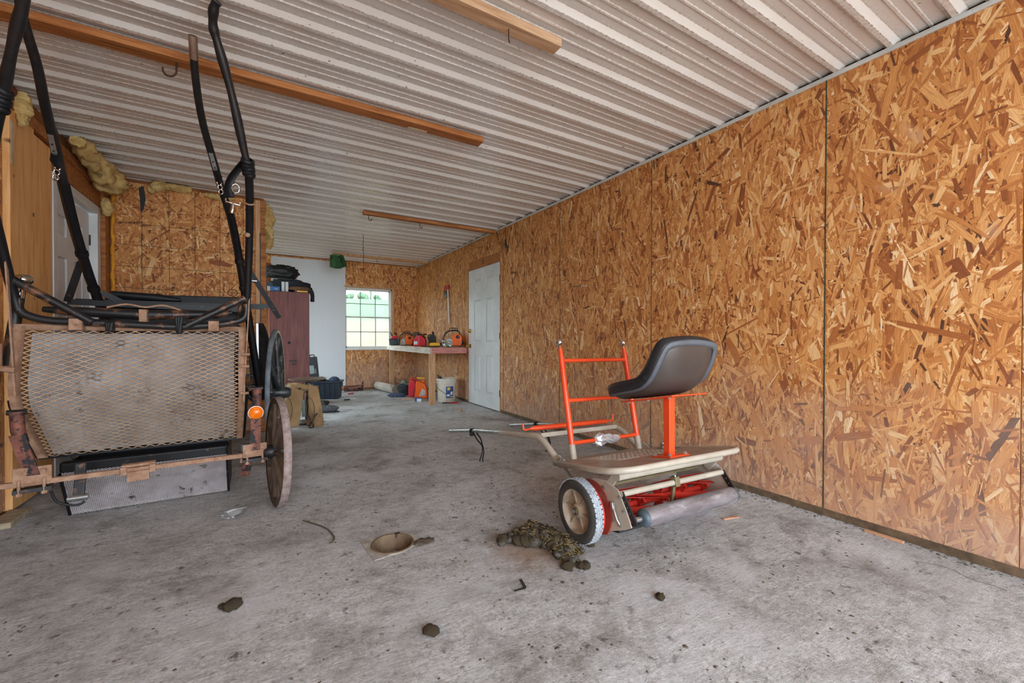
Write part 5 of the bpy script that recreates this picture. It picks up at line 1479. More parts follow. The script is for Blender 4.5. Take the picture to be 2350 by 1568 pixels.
o = heap_mesh(.26, .09, .055, 8, .35, 8, 26, 14).build('work_glove', 'glove_brown', label='worn brown leather work glove lying on the cabinet edge', cat='glove'); o.location = (.44, 6.622, ZT + .0235)
lv = thing('spirit_level', .47, 6.615, ZT, 0, label='short yellow spirit level under the brown glove', cat='level')
part(MB().box(-.07, -.012, 0, .07, .012, .022), 'level_body', 'plastic_yellow', lv, bevel=.003)
part(MB().box(-.10, -.012, 0, -.071, .012, .022), 'level_end', 'plastic_black', lv, bevel=.003)

# hard hat / visor hanging from the far batten
hm = thing('welding_helmet', 1.075, 7.62, 2.19, -.5, label='green visor helmet hanging from the farthest batten in front of pegboard', cat='helmet')
P = []
for i in range(9):
    t = i / 8
    row = []
    for j in range(13):
        a = -1.5 + 3.0 * j / 12; rr = .11 + .035 * t
        row.append((rr * math.sin(a) + .03 * t, -.10 * math.cos(a) - .01, .21 - .19 * t - .05 * (1 - abs(a) / 1.5) * t))
    P.append(row)
part(MB().grid(P, True, .004), 'visor', 'helmet_green', hm)
part(heap_mesh(.2, .2, .16, 3, .12, 4, 24, 14), 'head_shell', 'helmet_brown', hm)
part(MB().tube([(.09 * math.cos(t) + .02, -.1, .12 + .06 * math.sin(t)) for t in np.linspace(-.6, 3.0, 12)], .008, 8), 'head_strap', 'black_cord', hm)
part(MB().tube([(-.09, 0, .16), (-.12, .01, .2), (-.06, .03, .235), (-.01, .04, .24)], .006, 8), 'chin_strap', 'black_cord', hm)

# boxes on the floor by the pegboard
tt = thing('plastic_tote', .90, 7.42, 0, -.32, label='open dark blue plastic tote bin full of tools below pegboard', cat='tote')
def rbox(x, y, z0, z1, k=1.0, k1=1.08): return [(-x * k, -y * k, z0), (x * k, -y * k, z0), (x * k, y * k, z0), (-x * k, y * k, z0), (-x * k1, -y * k1, z1), (x * k1, -y * k1, z1), (x * k1, y * k1, z1), (-x * k1, y * k1, z1)]
part(MB().hexa(rbox(.19, .12, 0, .27)), 'bin', 'tote_navy', tt, bevel=.012)
for a in ((-.215, -.145, -.128), (.0, 0, 0)):
    pass
mb = MB()
for (x0, y0, x1, y1) in ((-.225, -.15, .225, -.128), (-.225, .128, .225, .15), (-.225, -.15, -.2, .15), (.2, -.15, .225, .15)): mb.box(x0, y0, .262, x1, y1, .295)
part(mb, 'bin_rim', 'tote_navy', tt, bevel=.004)
for x in (-.12, -.04, .04, .12): part(MB().box(x - .006, -.136, .02, x + .006, -.124, .262), 'bin_rib', 'tote_navy', tt, bevel=.002)
for x in (-.21, .21): part(MB().box(x - .02, -.03, .2, x + .02, .03, .262), 'bin_handle', 'tote_navy', tt, bevel=.004)
for (x, y, lab, mt, sd) in ((-.11, 0, 'dark bundle sticking out of the tote, pegboard side', 'boot_dark', 2), (.1, 0, 'grey cloth bundle on top of the tote', 'cloth_blue', 4)):
    o = heap_mesh(.15, .14, .08, sd, .3, 5, 22, 12).build('tool_bundle', mt, label=lab, cat='bundle'); o.matrix_world = MW[tt] @ Matrix.Translation((x, y, .2705))
cs = empty('tool_case', mat=Matrix.Translation((.72, 7.72, .375)) @ Matrix.Rotation(-.25, 4, 'Z') @ Matrix.Rotation(-.09, 4, 'Y'), label='black hard tool case standing upright behind the tote', cat='case')
part(MB().box(-.075, -.04, -.375, .075, .04, .30), 'case_shell', 'case_black', cs, bevel=.01)
part(MB().box(-.05, -.043, .02, .02, -.0405, .16), 'case_badge', 'case_print', cs)
part(MB().box(.03, -.043, .02, .045, -.0405, .1), 'case_badge', 'case_print', cs)
part(MB().tube(bent([(-.035, 0, .298), (-.035, 0, .335), (.035, 0, .335), (.035, 0, .298)], .015, 3), .008, 8), 'case_handle', 'case_black', cs)

# disc stool with leather chaps draped on it
stl = thing('disc_stool', .44, 5.42, 0, label='stool with a rusty dished disc seat standing by the big wheel', cat='stool')
part(MB().lathe([(.0, -.012), (.08, -.006), (.185, .018), (.205, .026), (.206, .03), (.18, .026), (.08, .004), (0, -.002)], (0, 0, .49), (0, 0, 1), 40), 'seat', 'disc_rust', stl)
part(MB().tube([(0, 0, .02), (0, 0, .49)], .03, 14), 'leg', 'rust_black', stl)
part(MB().lathe([(.17, 0), (.17, .012), (.04, .03), (.03, .04)], (0, 0, 0), (0, 0, 1), 30), 'base', 'rust_black', stl)
ch = thing('leather_chaps', .44, 5.36, 0, label='tan leather chaps draped over the disc stool, reaching the floor', cat='chaps')
def flap(x0t, x1t, x0b, x1b, y0, bulge, z0, z1, flare=0.0, n=14):
    P = []
    for i in range(n + 1):
        t = i / n; z = z1 + (z0 - z1) * t
        a = x0t + (x0b - x0t) * t ** .8; b = x1t + (x1b - x1t) * t ** .9
        row = []
        for j in range(11):
            u = j / 10
            w = math.sin(math.pi * u)
            row.append((a + (b - a) * u, y0 - bulge * w * (.5 + .6 * math.sin(math.pi * min(1, t * 1.1))) - flare * t ** 3 + .012 * math.sin(u * 9 + t * 5), z + .02 * math.sin(u * 5) * (1 - t)))
        P.append(row)
    return MB().grid(P, True, .004)
f1 = part(flap(-.205, .02, -.215, -.03, -.12, .11, .004, .47, .05), 'chap_leg', 'leather_tan', ch)
f2 = part(flap(.035, .16, .07, .25, -.10, .08, .006, .465, .07), 'chap_leg', 'leather_tan', ch)
part(flap(-.2, .165, -.2, .165, -.09, .09, .40, .468), 'waist_band', 'leather_tan', ch)
for (cx, cz, rx, rz_, y, pp) in ((-.125, .2, .07, .16, -.262, f1), (.125, .19, .045, .14, -.22, f2)):
    part(MB().tube([(cx + rx * math.cos(t), y + .02 * (math.cos(t) ** 2), cz + rz_ * math.sin(t)) for t in np.linspace(0, 6.28, 25)[:-1]], .003, 6, closed=True), 'seam', 'leather_seam', pp)
part(MB().lathe([(.012, 0), (.012, .006), (0, .008)], (.0, -.19, .43), (0, -1, 0), 12), 'snap_button', 'black_steel', ch)
part(MB().tube(smooth_path([(-.02, -.14, .40), (-.005, -.13, .3), (.0, -.12, .2), (.01, -.12, .1)], 5), [.012] * 6 + [.03] * 5 + [.022] * 5, 8, flat=.4), 'thigh_strap', 'grey_green', ch)
sp = thing('spur_straps', .455, 5.08, 0, label='pair of brown spur straps with a steel spur lying between the chap legs', cat='straps')
for sg in (-1, 1):
    part(MB().tube(smooth_path([(sg * .06, 0, .16), (sg * .03, -.01, .12), (sg * .01, -.015, .06), (sg * .02, -.01, .02)], 5), .014, 8, flat=.5), 'strap', 'leather_brown', sp)
part(MB().tube([(.03 * math.cos(t), -.02, .03 + .026 * math.sin(t)) for t in np.linspace(0, 6.28, 13)[:-1]], .006, 6, closed=True), 'spur', 'steel_dark', sp)
# boots
def boot(x, y, yaw, mat, label, s=1.0):
    r_ = thing('boot', x, y, 0, yaw, label=label, cat='boot', group='boots on the floor')
    part(MB().prism([(-.14 * s, 0), (.15 * s, 0), (.155 * s, .012), (-.142 * s, .014)], lambda a, b, t: (a, t, b), -.045, .045), 'sole', 'boot_dark', r_, bevel=.004)
    mb = heap_mesh(.29 * s, .095, .085, 4, .08, 3, 24, 14); mb.v = [p + Vector((0, 0, .012 + (.05 if p.x < -.04 * s else 0) * (p.z / .085))) for p in mb.v]
    part(mb, 'upper', mat, r_)
    part(MB().tube([(-.06 * s, -.03, .09), (-.02, -.035, .085), (.02 * s, -.03, .08)], .004, 6), 'lace', 'label_white', r_)
boot(.72, 6.02, -.15, 'boot_grey', 'grey work boot lying on the floor beside the leather chaps')
boot(.70, 6.55, .5, 'boot_dark', 'dark boot in front of the plastic tote', .9)
kn = thing('floor_scraper', 1.18, 7.05, 0, .2, label='small black and white scraper lying on the concrete before the tote', cat='tool')
part(MB().box(-.09, -.015, 0, .0, .015, .02), 'grip', 'plastic_black', kn, bevel=.004); part(MB().box(.0, -.018, .004, .1, .018, .008), 'blade', 'label_white', kn)
kn2 = thing('red_knife', 1.25, 7.74, 0, .3, label='thin red and white knife on the floor near the pegboard', cat='tool')
part(MB().box(-.12, -.01, 0, .02, .01, .012), 'blade', 'label_white', kn2); part(MB().box(.02, -.014, 0, .12, .014, .02), 'grip', 'tool_red', kn2, bevel=.004)
ir = thing('scrap_iron', 1.45, 8.2, 0, 0, label='rusty angle iron scraps lying along the wall under the window', cat='scrap')
part(MB().box(-.17, -.03, .0, .17, .03, .012), 'angle_leg', 'rust_red', ir); part(MB().box(-.17, .02, .01, .17, .03, .1), 'angle_leg', 'rust_red', ir)
part(MB().bar((-.1, -.05, .06), (.12, -.02, .08), .03, .02), 'iron_bar', 'rust_tan', ir); part(MB().box(.14, -.04, 0, .16, -.02, .17), 'iron_stub', 'rust_red', ir)

# ------------------------------------------------ workbench
bn = thing('workbench', 2.4, 7.1, 0, 0, label='rough wooden workbench along the OSB wall under the window corner', cat='workbench')
part(MB().box(-.28, -1.19, .83, .298, 1.275, .855), 'bench_top', 'bench_pine', bn, bevel=.003)
part(MB().box(-.3, -1.2, .762, -.262, 1.275, .852), 'front_apron', 'bench_white', bn, bevel=.002)
part(MB().box(-.262, -1.225, .765, .296, -1.19, .853), 'end_apron', 'bench_pink', bn, bevel=.002)
part(MB().box(-.29, -1.185, 0, -.2, -1.147, .83), 'leg', 'bench_pine', bn, bevel=.002)
part(MB().box(-.29, 1.1, 0, -.2, 1.138, .83), 'leg', 'bench_pine', bn, bevel=.002)
ZB = .8555
def chainsaw(x, y, label, s=1.0, flip=1, bar=.42):
    r_ = thing('chainsaw', x, y, ZB, label=label, cat='chainsaw', group='chainsaws on the workbench')
    def S(*p): return tuple(q * s for q in p)
    part(MB().prism([S(-.02, .02), S(.13, .02), S(.15, .07), S(.145, .17), S(.11, .215), S(.03, .215), S(-.01, .17)], lambda a, b, t: (a * flip, t, b), -.06 * s, .1 * s), 'engine_cover', 'saw_orange', r_, bevel=.015 * s, seg=3)
    part(MB().lathe([(.028 * s, 0), (.028 * s, .01), (.016 * s, .014), (0, .014)], (.085 * s * flip, -.06 * s, .165 * s), (0, -1, 0), 16), 'cover_cap', 'plastic_black', r_)
    part(MB().prism([S(-.11, .015), S(.0, .015), S(.0, .13), S(-.05, .16), S(-.1, .12)], lambda a, b, t: (a * flip, t, b), -.07 * s, .06 * s), 'engine_case', 'saw_grey', r_, bevel=.012 * s, seg=3)
    part(MB().box(-.1 * s, -.09 * s, .0, .13 * s, .09 * s, .02 * s), 'sump', 'saw_dirty', r_, bevel=.006)
    hp = bent([S(-.14 * flip, -.03, .01), S(-.165 * flip, -.03, .1), S(-.13 * flip, -.03, .22), S(-.04 * flip, -.03, .27), S(.09 * flip, -.03, .265), S(.125 * flip, -.03, .2)], .05 * s, 5)
    part(MB().tube(hp, .0125 * s, 10), 'front_handle', 'plastic_black', r_)
    hg = part(MB().tube(bent([S(-.06 * flip, -.04, .262), S(-.045 * flip, -.04, .305), S(.07 * flip, -.04, .305), S(.085 * flip, -.04, .262)], .015 * s, 3), .007 * s, 8), 'hand_guard', 'plastic_black', r_)
    for k in (-.01, .035): part(MB().tube([S(k * flip, -.04, .265), S(k * flip, -.04, .305)], .005 * s, 6), 'guard_rib', 'plastic_black', hg)
    part(MB().bar(S(.12 * flip, -.02, .13), S(.17 * flip, -.06, .05), .03 * s, .035 * s), 'rear_handle', 'plastic_black', r_, bevel=.006)
    part(MB().box(-.02 * s, .09 * s, .05 * s, .06 * s, bar * s, .11 * s), 'guide_bar', 'saw_grey', r_, bevel=.004)
    return r_
chainsaw(2.545, 6.06, 'larger orange chainsaw by the panelled door end of the workbench', .97, bar=.17)
chainsaw(2.24, 7.52, 'smaller orange chainsaw between the black-red can and the red fuel can', .86)
def gascan(x, y, label, w, d_, h, mat, yaw=-YAW):
    r_ = thing('fuel_can', x, y, ZB, yaw, label=label, cat='fuel can', group='fuel cans')
    part(MB().prism([(-w / 2, 0), (w / 2, 0), (w / 2, h * .62), (w * .1, h), (-w * .15, h), (-w / 2, h * .62)], lambda a, b, t: (a, t, b), -d_ / 2, d_ / 2), 'can_body', mat, r_, bevel=.012, seg=3)
    part(MB().bar((-.012, -d_ / 2 - .002, .02), (-.012, -d_ / 2 - .002, h * .95), .014, .006, (0, 1, 0)), 'moulding', 'can_pink', r_)
    part(MB().tube(bent([(-w * .3, 0, h * .8), (-w * .25, 0, h * 1.08), (w * .2, 0, h * 1.08), (w * .3, 0, h * .75)], .03, 4), .011, 8), 'handle', 'plastic_black', r_)
    part(MB().lathe([(.025, 0), (.025, .03), (.018, .034)], (w * .3, 0, h * .72), (.5, 0, 1), 14), 'cap', 'plastic_black', r_)
    part(MB().box(-w * .48, -d_ / 2 - .001, .03, -w * .16, -d_ / 2 + .004, h * .45), 'can_label', 'label_white', r_)
    return r_
gascan(2.32, 6.98, 'bright red fuel can in the middle of the workbench', .2, .13, .19, 'can_red')
tb = thing('black_tub', 2.16, 8.02, ZB, label='black plastic tub at the window end of the workbench', cat='tub')
part(MB().hexa(rbox(.075, .075, 0, .115, 1, 1.12)), 'tub_shell', 'tub_grey', tb, bevel=.01)
part(MB().box(-.092, -.092, .11, .092, .092, .122), 'tub_rim', 'plastic_black', tb, bevel=.003)
rc = thing('fuel_can', 2.17, 8.05, ZB + .1225, label='red fuel can with a green nozzle set in the black tub', cat='fuel can', group='fuel cans')
part(MB().prism([(-.07, 0), (.085, 0), (.08, .045), (.03, .065), (-.04, .055)], lambda a, b, t: (a, t, b), -.06, .06), 'can_body', 'can_red', rc, bevel=.01, seg=3)
part(MB().tube(smooth_path([(-.045, 0, .05), (-.06, 0, .08), (-.075, 0, .11), (-.095, 0, .135)], 4), [.012] * 5 + [.009] * 8, 10), 'nozzle', 'rag_brown', rc)
part(MB().lathe([(.016, -.012), (.016, .014)], (-.052, 0, .068), (-.5, 0, 1), 12), 'nozzle_collar', 'helmet_green', rc)
jg = thing('oil_jug', 2.52, 6.92, ZB, label='black oil jug standing behind the red fuel can', cat='jug')
part(MB().prism([(-.06, 0), (.06, 0), (.06, .15), (.035, .2), (-.02, .2), (-.06, .16)], lambda a, b, t: (a, t, b), -.05, .05), 'jug_body', 'plastic_black', jg, bevel=.012, seg=3)
part(MB().lathe([(.018, 0), (.018, .035), (.02, .036), (.02, .052), (0, .054)], (.01, 0, .2), (0, 0, 1), 14), 'jug_cap', 'plastic_black', jg)
part(MB().tube(bent([(-.055, 0, .1), (-.085, 0, .14), (-.06, 0, .2), (-.02, 0, .2)], .02, 3), .01, 8), 'jug_handle', 'plastic_black', jg)
dl = thing('cordless_drill', 2.27, 6.12, ZB, label='yellow and black cordless drill lying on the bench edge', cat='drill')
part(MB().prism([(-.08, .02), (.08, .02), (.085, .055), (.06, .07), (-.06, .07), (-.085, .055)], lambda a, b, t: (a, t, b), -.03, .03), 'drill_body', 'plastic_yellow', dl, bevel=.008, seg=3)
part(MB().box(-.09, -.035, 0, .07, .035, .022), 'battery', 'plastic_black', dl, bevel=.005)
part(MB().lathe([(.022, 0), (.022, .03), (.012, .05)], (.084, 0, .045), (1, 0, 0), 14), 'chuck', 'steel_dark', dl)
for (x, y, r_, h, lab) in ((2.36, 5.97, .034, .1, 'glass jar with zinc lid in front of the larger chainsaw'), (2.44, 5.935, .03, .075, 'short glass jar beside the tall jar on the bench end')):
    j = thing('glass_jar', x, y, ZB, label=lab, cat='jar', group='glass jars on the workbench')
    part(MB().lathe([(r_ * .92, 0), (r_, .006), (r_, h * .8), (r_ * .8, h * .92), (r_ * .8, h)], (0, 0, 0), (0, 0, 1), 20), 'glass', 'jar_glass', j)
    part(MB().lathe([(r_ * .84, h * .9), (r_ * .84, h + .012), (0, h + .013)], (0, 0, 0), (0, 0, 1), 20), 'lid', 'zinc', j)
for (x, y, mt, sz, lab) in ((2.56, 7.95, 'rag_brown', (.17, .14, .26), 'brown folded carton leaning in the bench corner'), (2.45, 7.2, 'jug_white', (.1, .08, .2), 'pale plastic bottle between the chainsaw and the red fuel can')):
    b_ = thing('carton' if mt == 'rag_brown' else 'plastic_bottle', x, y, ZB, label=lab, cat='carton' if mt == 'rag_brown' else 'bottle')
    part(MB().hexa(rbox(sz[0] / 2, sz[1] / 2, 0, sz[2] * .85, 1, .96)), 'shell', mt, b_, bevel=.012)
    part(MB().box(-sz[0] * .3, -sz[1] * .3, sz[2] * .85, sz[0] * .3, sz[1] * .3, sz[2]), 'neck', mt, b_, bevel=.01)
cg = thing('clutter_clamp', 2.42, 7.02, ZB, label='yellow headed clamp hooked over the pale bottle', cat='clamp')
part(MB().tube(bent([(-.04, 0, .0), (-.05, 0, .16), (0, 0, .215), (.04, 0, .19)], .03, 4), .012, 8), 'frame', 'steel_dark', cg); part(MB().box(.0, -.02, .165, .05, .02, .195), 'pad', 'plastic_yellow', cg, bevel=.004)
wr = thing('pliers', 2.22, 6.5, ZB, label='dark pliers lying flat near the bench front edge', cat='pliers')
for sg in (-1, 1): part(MB().tube([(.09, sg * .02, .008), (.0, sg * .006, .008), (-.04, 0, .008)], .007, 6), 'grip', 'tool_red' if sg > 0 else 'plastic_black', wr)

# ------------------------------------------------ under the bench
pp = empty('plastic_pipe', mat=Matrix.Translation((1.885, 8.2, .082)), label='short wide off-white plastic pipe lying under the window', cat='pipe')
d_ = Vector((2.013, 7.42, .075)) - Vector((1.885, 8.2, .082))
part(MB().lathe([(.075, 0), (.075, d_.length), (.068, d_.length), (.068, .01)], (0, 0, 0), d_, 32, cap=False), 'pipe_wall', 'pvc_white', pp)
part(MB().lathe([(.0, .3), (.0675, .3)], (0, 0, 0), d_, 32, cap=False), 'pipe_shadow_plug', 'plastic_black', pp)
tub = thing('round_tub', 2.1, 7.2, 0, label='dark grey round tub between the pipe and the red jerry can', cat='tub')
part(MB().lathe([(.075, 0), (.085, .01), (.1, .17), (.11, .175), (.11, .185), (.095, .185), (.08, .02), (0, .02)], (0, 0, 0), (0, 0, 1), 28), 'tub_shell', 'tub_grey', tub)
part(MB().tube(bent([(-.1, -.02, .16), (-.09, -.09, .07), (.07, -.1, .05), (.1, -.02, .16)], .05, 4), .004, 6), 'bail', 'steel_dark', tub)
gr = thing('grey_cap', 2.3, 7.75, 0, label='grey-green cap and rags piled behind the round tub', cat='cap')
part(heap_mesh(.26, .18, .12, 6, .25, 4, 26, 14), 'rag', 'rag_brown', gr); m3 = heap_mesh(.13, .13, .1, 3, .08, 3, 22, 12); m3.v = [p + Vector((-.03, -.02, .1)) for p in m3.v]; part(m3, 'crown', 'grey_green', gr)
o = heap_mesh(.28, .12, .06, 12, .35, 6, 26, 14).build('blue_rag', 'cloth_blue', label='crumpled dark blue rag on the floor at the mouth of the pipe', cat='rag'); o.location = (1.93, 7.03, 0); o.rotation_euler = (0, 0, -YAW)
jc = thing('jerry_can', 2.19, 6.93, 0, label='red jerry can on the floor under the bench', cat='jerry can')
part(MB().prism([(-.08, 0), (.08, 0), (.08, .2), (.03, .24), (.03, .27), (-.02, .28), (-.055, .265), (-.08, .2)], lambda a, b, t: (a, t, b), -.06, .06), 'can_body', 'can_red', jc, bevel=.014, seg=3)
part(MB().tube(bent([(-.055, 0, .25), (-.045, 0, .3), (.05, 0, .305), (.075, 0, .2)], .03, 4), .014, 8), 'handle', 'can_red', jc)
oj = thing('combi_jug', 2.235, 6.67, 0, label='orange combination fuel jug with a yellow spout under the bench', cat='jug')
part(MB().prism([(-.105, 0), (.1, 0), (.11, .05), (.1, .17), (.06, .25), (-.02, .285), (-.08, .28), (-.085, .16)], lambda a, b, t: (a, t, b), -.06, .06), 'jug_body', 'jug_orange', oj, bevel=.018, seg=3)
part(MB().prism([(-.02, .04), (.075, .05), (.08, .13), (.03, .17), (-.0, .1)], lambda a, b, t: (a, t, b), -.0625, -.0605), 'jug_label', 'jug_label', oj)
part(MB().lathe([(.022, 0), (.022, .04)], (.04, 0, .26), (.1, 0, 1), 14), 'spout_collar', 'jug_orange', oj)
part(MB().bar((-.07, 0, .335), (.06, 0, .33), .028, .028), 'spout', 'plastic_yellow', oj, bevel=.006)
part(MB().tube([(.06, 0, .33), (.13, 0, .338)], .009, 8), 'spout_tip', 'bench_pine', oj)
part(MB().tube(smooth_path([(-.09, -.05, .17), (-.1, -.07, .1), (-.12, -.08, .04), (-.1, -.09, .015)], 4), .005, 6), 'tether', 'rust_wire', oj)
bx = thing('blue_carton', 2.08, 6.34, 0, label='tiny blue and white carton on the floor before the orange jug', cat='carton')
part(MB().box(-.05, -.03, 0, -.0185, .03, .06), 'carton_end', 'label_blue', bx); part(MB().box(-.018, -.03, 0, .05, .03, .048), 'carton_front', 'label_white', bx); part(MB().box(-.018, -.03, .0485, .05, .03, .062), 'carton_flap', 'label_blue', bx)
st_ = MB().bar((1.9, 6.62, .008), (2.05, 6.55, .008), .014, .012).build('thin_stick', 'bench_pine', label='thin painted stick lying on the floor before the blue carton', cat='stick')
bu = thing('bucket', 2.46, 6.12, 0, label='dirty white plastic bucket with a blue label standing under the bench end', cat='bucket')
part(MB().lathe([(.125, 0), (.132, .008), (.148, .29), (.152, .295), (.158, .296), (.158, .304), (.151, .306), (.153, .33), (.159, .332), (.159, .34), (.153, .342), (.155, .366), (.15, .37), (.145, .366), (.13, .02), (0, .02)], (0, 0, 0), (0, 0, 1), 40), 'bucket_wall', 'bucket_white', bu)
def arc_patch(a0, a1, z0, z1, off=.0012):
    P = []
    for z in (z0, (z0 + z1) / 2, z1):
        r_ = .132 + (.148 - .132) * (z - .008) / .282 + off
        P.append([(r_ * math.sin(a), -r_ * math.cos(a), z) for a in np.linspace(a0, a1, 9)])
    return MB().grid(P, True)
lb = part(arc_patch(.1, .95, .07, .25), 'bucket_label', 'label_blue', bu)
part(arc_patch(.25, .55, .195, .235, .002), 'label_emblem', 'label_yellow', lb)
part(arc_patch(.2, .5, .1, .13, .002), 'label_figure', 'label_white', lb); part(arc_patch(.6, .85, .12, .17, .002), 'label_figure', 'label_white', lb); part(arc_patch(.55, .9, .085, .1, .002), 'label_figure', 'label_yellow', lb)
part(MB().tube(bent([(-.15, -.02, .29), (-.13, -.11, .22), (.02, -.165, .13), (.13, -.09, .2)], .05, 4), .003, 6), 'bail', 'steel_dark', bu)
for i, (x, y) in enumerate(((-.1, .0), (-.075, .03), (-.05, -.01))):
    c_ = MB().tube([(x, y, .03), (x - .03, y, .42 - .02 * i)], .011, 8); c_.v = [MW[bu] @ p for p in c_.v]
    c_.build('bucket_tool', 'steel_dark', label=('grey tool handle leaning out of the bucket, outermost', 'grey tool handle leaning out of the bucket, tallest behind', 'grey tool handle leaning out of the bucket, towards its middle')[i], cat='tool', group='tools in the bucket')
pr_ = thing('pruning_shears', 2.43, 5.9, 0, -.5, label='red-handled pruning shears on the floor in front of the bucket', cat='shears')
part(MB().bar((-.12, 0, .012), (-.01, 0, .012), .03, .012), 'blade', 'steel_dark', pr_)
for sg in (-1, 1): part(MB().tube([(-.01, 0, .012), (.05, sg * .018, .012), (.12, sg * .012, .012)], .008, 8), 'grip', 'tool_red', pr_)
ch_ = MB().bar((2.27, 5.18, .012), (2.33, 5.26, .016), .035, .02).build('wood_chip', 'bench_pine', label='small pale wood chip lying on the floor by the panelled door', cat='chip')

# ------------------------------------------------ hung on the right wall
ax = thing('hand_axe', XR - .006, 6.66, 0, R(-90), label='hand axe with red head and pale handle hung on the OSB wall', cat='axe')
part(MB().tube([(.03, -.018, 1.87), (.045, -.018, 1.6), (.085, -.018, 1.25)], [.015, .014, .018], 10, flat=.7), 'handle', 'axe_wood', ax)
part(MB().prism([(-.1, 1.9), (.055, 1.9), (.06, 1.82), (-.05, 1.8), (-.115, 1.76), (-.12, 1.86)], lambda a, b, t: (a, -.018 + t, b), -.013, .013), 'head', 'axe_red', ax, bevel=.003)
part(MB().prism([(-.09, 1.82), (.02, 1.8), (.02, 1.7), (-.04, 1.69), (-.1, 1.72)], lambda a, b, t: (a, -.018 + t, b), -.016, .016), 'sheath', 'plastic_black', ax, bevel=.003)
wh = thing('wall_hook', XR - .004, 4.68, 2.2, R(-90), label='black hook hanging from a wire high on the OSB wall beside the door', cat='hook')
part(MB().tube([(-.01, -.008, .245), (.0, -.008, .08)], .003, 6), 'wire', 'rust_wire', wh)
part(MB().tube(smooth_path([(.0, -.01, .08), (.005, -.012, .03), (.015, -.012, -.02), (.035, -.012, -.025), (.04, -.012, .0)], 4), .011, 8), 'hook_body', 'plastic_black', wh)
dt = thing('pencil', XR - .006, 3.21, 1.516, R(-90), label='thin green and white pencil stuck level on the OSB wall', cat='pencil')
part(MB().tube([(.02, 0, .0015), (-.11, 0, .009)], .004, 6), 'shaft', 'helmet_green', dt); part(MB().tube([(.02, 0, .0015), (.11, 0, -.008)], .0035, 6), 'point', 'label_white', dt)

# ================================================================== ON THE FLOOR
dn = empty('floor_drain', DR, label='round sunken floor drain in the concrete with a worn square frame', cat='drain')
sq = [(-.126, .103), (.105, .083), (.121, -.054), (-.106, -.113)]
n_ = 40; P = []
mbd = MB(); inner = []; outer = []
for j in range(n_):
    t = 2 * math.pi * j / n_; d = Vector((math.cos(t), math.sin(t)))
    best = 9
    for k in range(4):
        a = Vector(sq[k]); b = Vector(sq[(k + 1) % 4]); e = b - a
        den = d.x * e.y - d.y * e.x
        if abs(den) < 1e-9: continue
        tt_ = (a.x * e.y - a.y * e.x) / den; uu_ = (a.x * d.y - a.y * d.x) / den
        if tt_ > 0 and -1e-6 <= uu_ <= 1 + 1e-6: best = min(best, tt_)
    inner.append((d.x * .094, d.y * .094, .003)); outer.append((d.x * max(best * 1.06, .104), d.y * max(best * 1.06, .104), .003))
low_o = [(p[0], p[1], -.004) for p in outer]
mbd.add(outer + inner + low_o, [(j, (j + 1) % n_, n_ + (j + 1) % n_, n_ + j) for j in range(n_)] + [(2 * n_ + j, 2 * n_ + (j + 1) % n_, (j + 1) % n_, j) for j in range(n_)])
part(mbd, 'square_frame', 'drain_frame', dn)
part(MB().lathe([(.102, .0025), (.1, .006), (.093, .006), (.09, .0), (.088, -.012), (.082, -.03), (.06, -.062), (.05, -.066), (0, -.066)], (0, 0, 0), (0, 0, 1), 44, cap=False), 'bowl', 'drain_iron_shaded', dn)
part(MB().lathe([(.086, -.028), (.074, -.05), (.062, -.0612), (.05, -.0645), (0, -.0645)], (0, 0, 0), (0, 0, 1), 30, cap=False), 'mud_shade_lining', 'drain_mud_shade', dn)  # mud at the bottom; up the wall it paints the bowl's shade
part(MB().lathe([(.048, -.066), (.048, -.055), (.04, -.05), (0, -.048)], (-.005, .0, 0), (0, 0, 1), 30, cap=False), 'drain_cover', 'drain_frame', dn)
part(MB().box(.035, .077, -.012, .06, .098, .0065), 'rim_notch', 'sill_dark', dn)
part(MB().lathe([(.006, -.049), (.006, -.044), (0, -.043)], (.0, .0, 0), (0, 0, 1), 10), 'cover_screw', 'rust_tan', dn)
m4 = heap_mesh(.1, .06, .007, 3, .5, 9, 24, 12); m4.v = [p + Vector((.135, -.06, 0)) for p in m4.v]; part(m4, 'mud_patch', 'crumbs', dn)

def lump_mesh(name, seed, mat, fl=.75, amp=.35, freq=2.2):
    mb = MB(); mb.sphere((0, 0, 0), 1, 14, 9)
    mb.v = [p * (1 + amp * mnoise.noise(p * freq + Vector((seed * 5.3, 0, 0))) + .16 * mnoise.noise(p * 7 + Vector((0, seed, 0)))) for p in mb.v]
    mb.v = [Vector((p.x, p.y, p.z * fl)) for p in mb.v]
    me = bpy.data.meshes.new(name); me.from_pydata([tuple(p) for p in mb.v], [], mb.f); me.polygons.foreach_set('use_smooth', [True] * len(mb.f)); me.materials.append(MATS[mat]); return me
random.seed(21)
mp = empty('manure_pile', (1.17, 1.62, 0), label='pile of fresh brown manure on the concrete under the mower wheel', cat='manure')
LM = [lump_mesh('lump', k, 'manure' if k % 3 else 'manure_grey') for k in range(6)]
def add_lump(parent, base, x, y, z, s, sy=None, sz=None, k=None):
    o = bpy.data.objects.new('lump', LM[random.randrange(6) if k is None else k]); col.objects.link(o); o.parent = parent
    o.location = Vector((x, y, z)) - Vector(base); o.rotation_euler = (random.uniform(-.4, .4), random.uniform(-.4, .4), random.uniform(0, 6.28)); o.scale = (s, sy or s * random.uniform(.75, 1.1), sz or s * random.uniform(.6, .85))
    MW[o] = MW[parent]
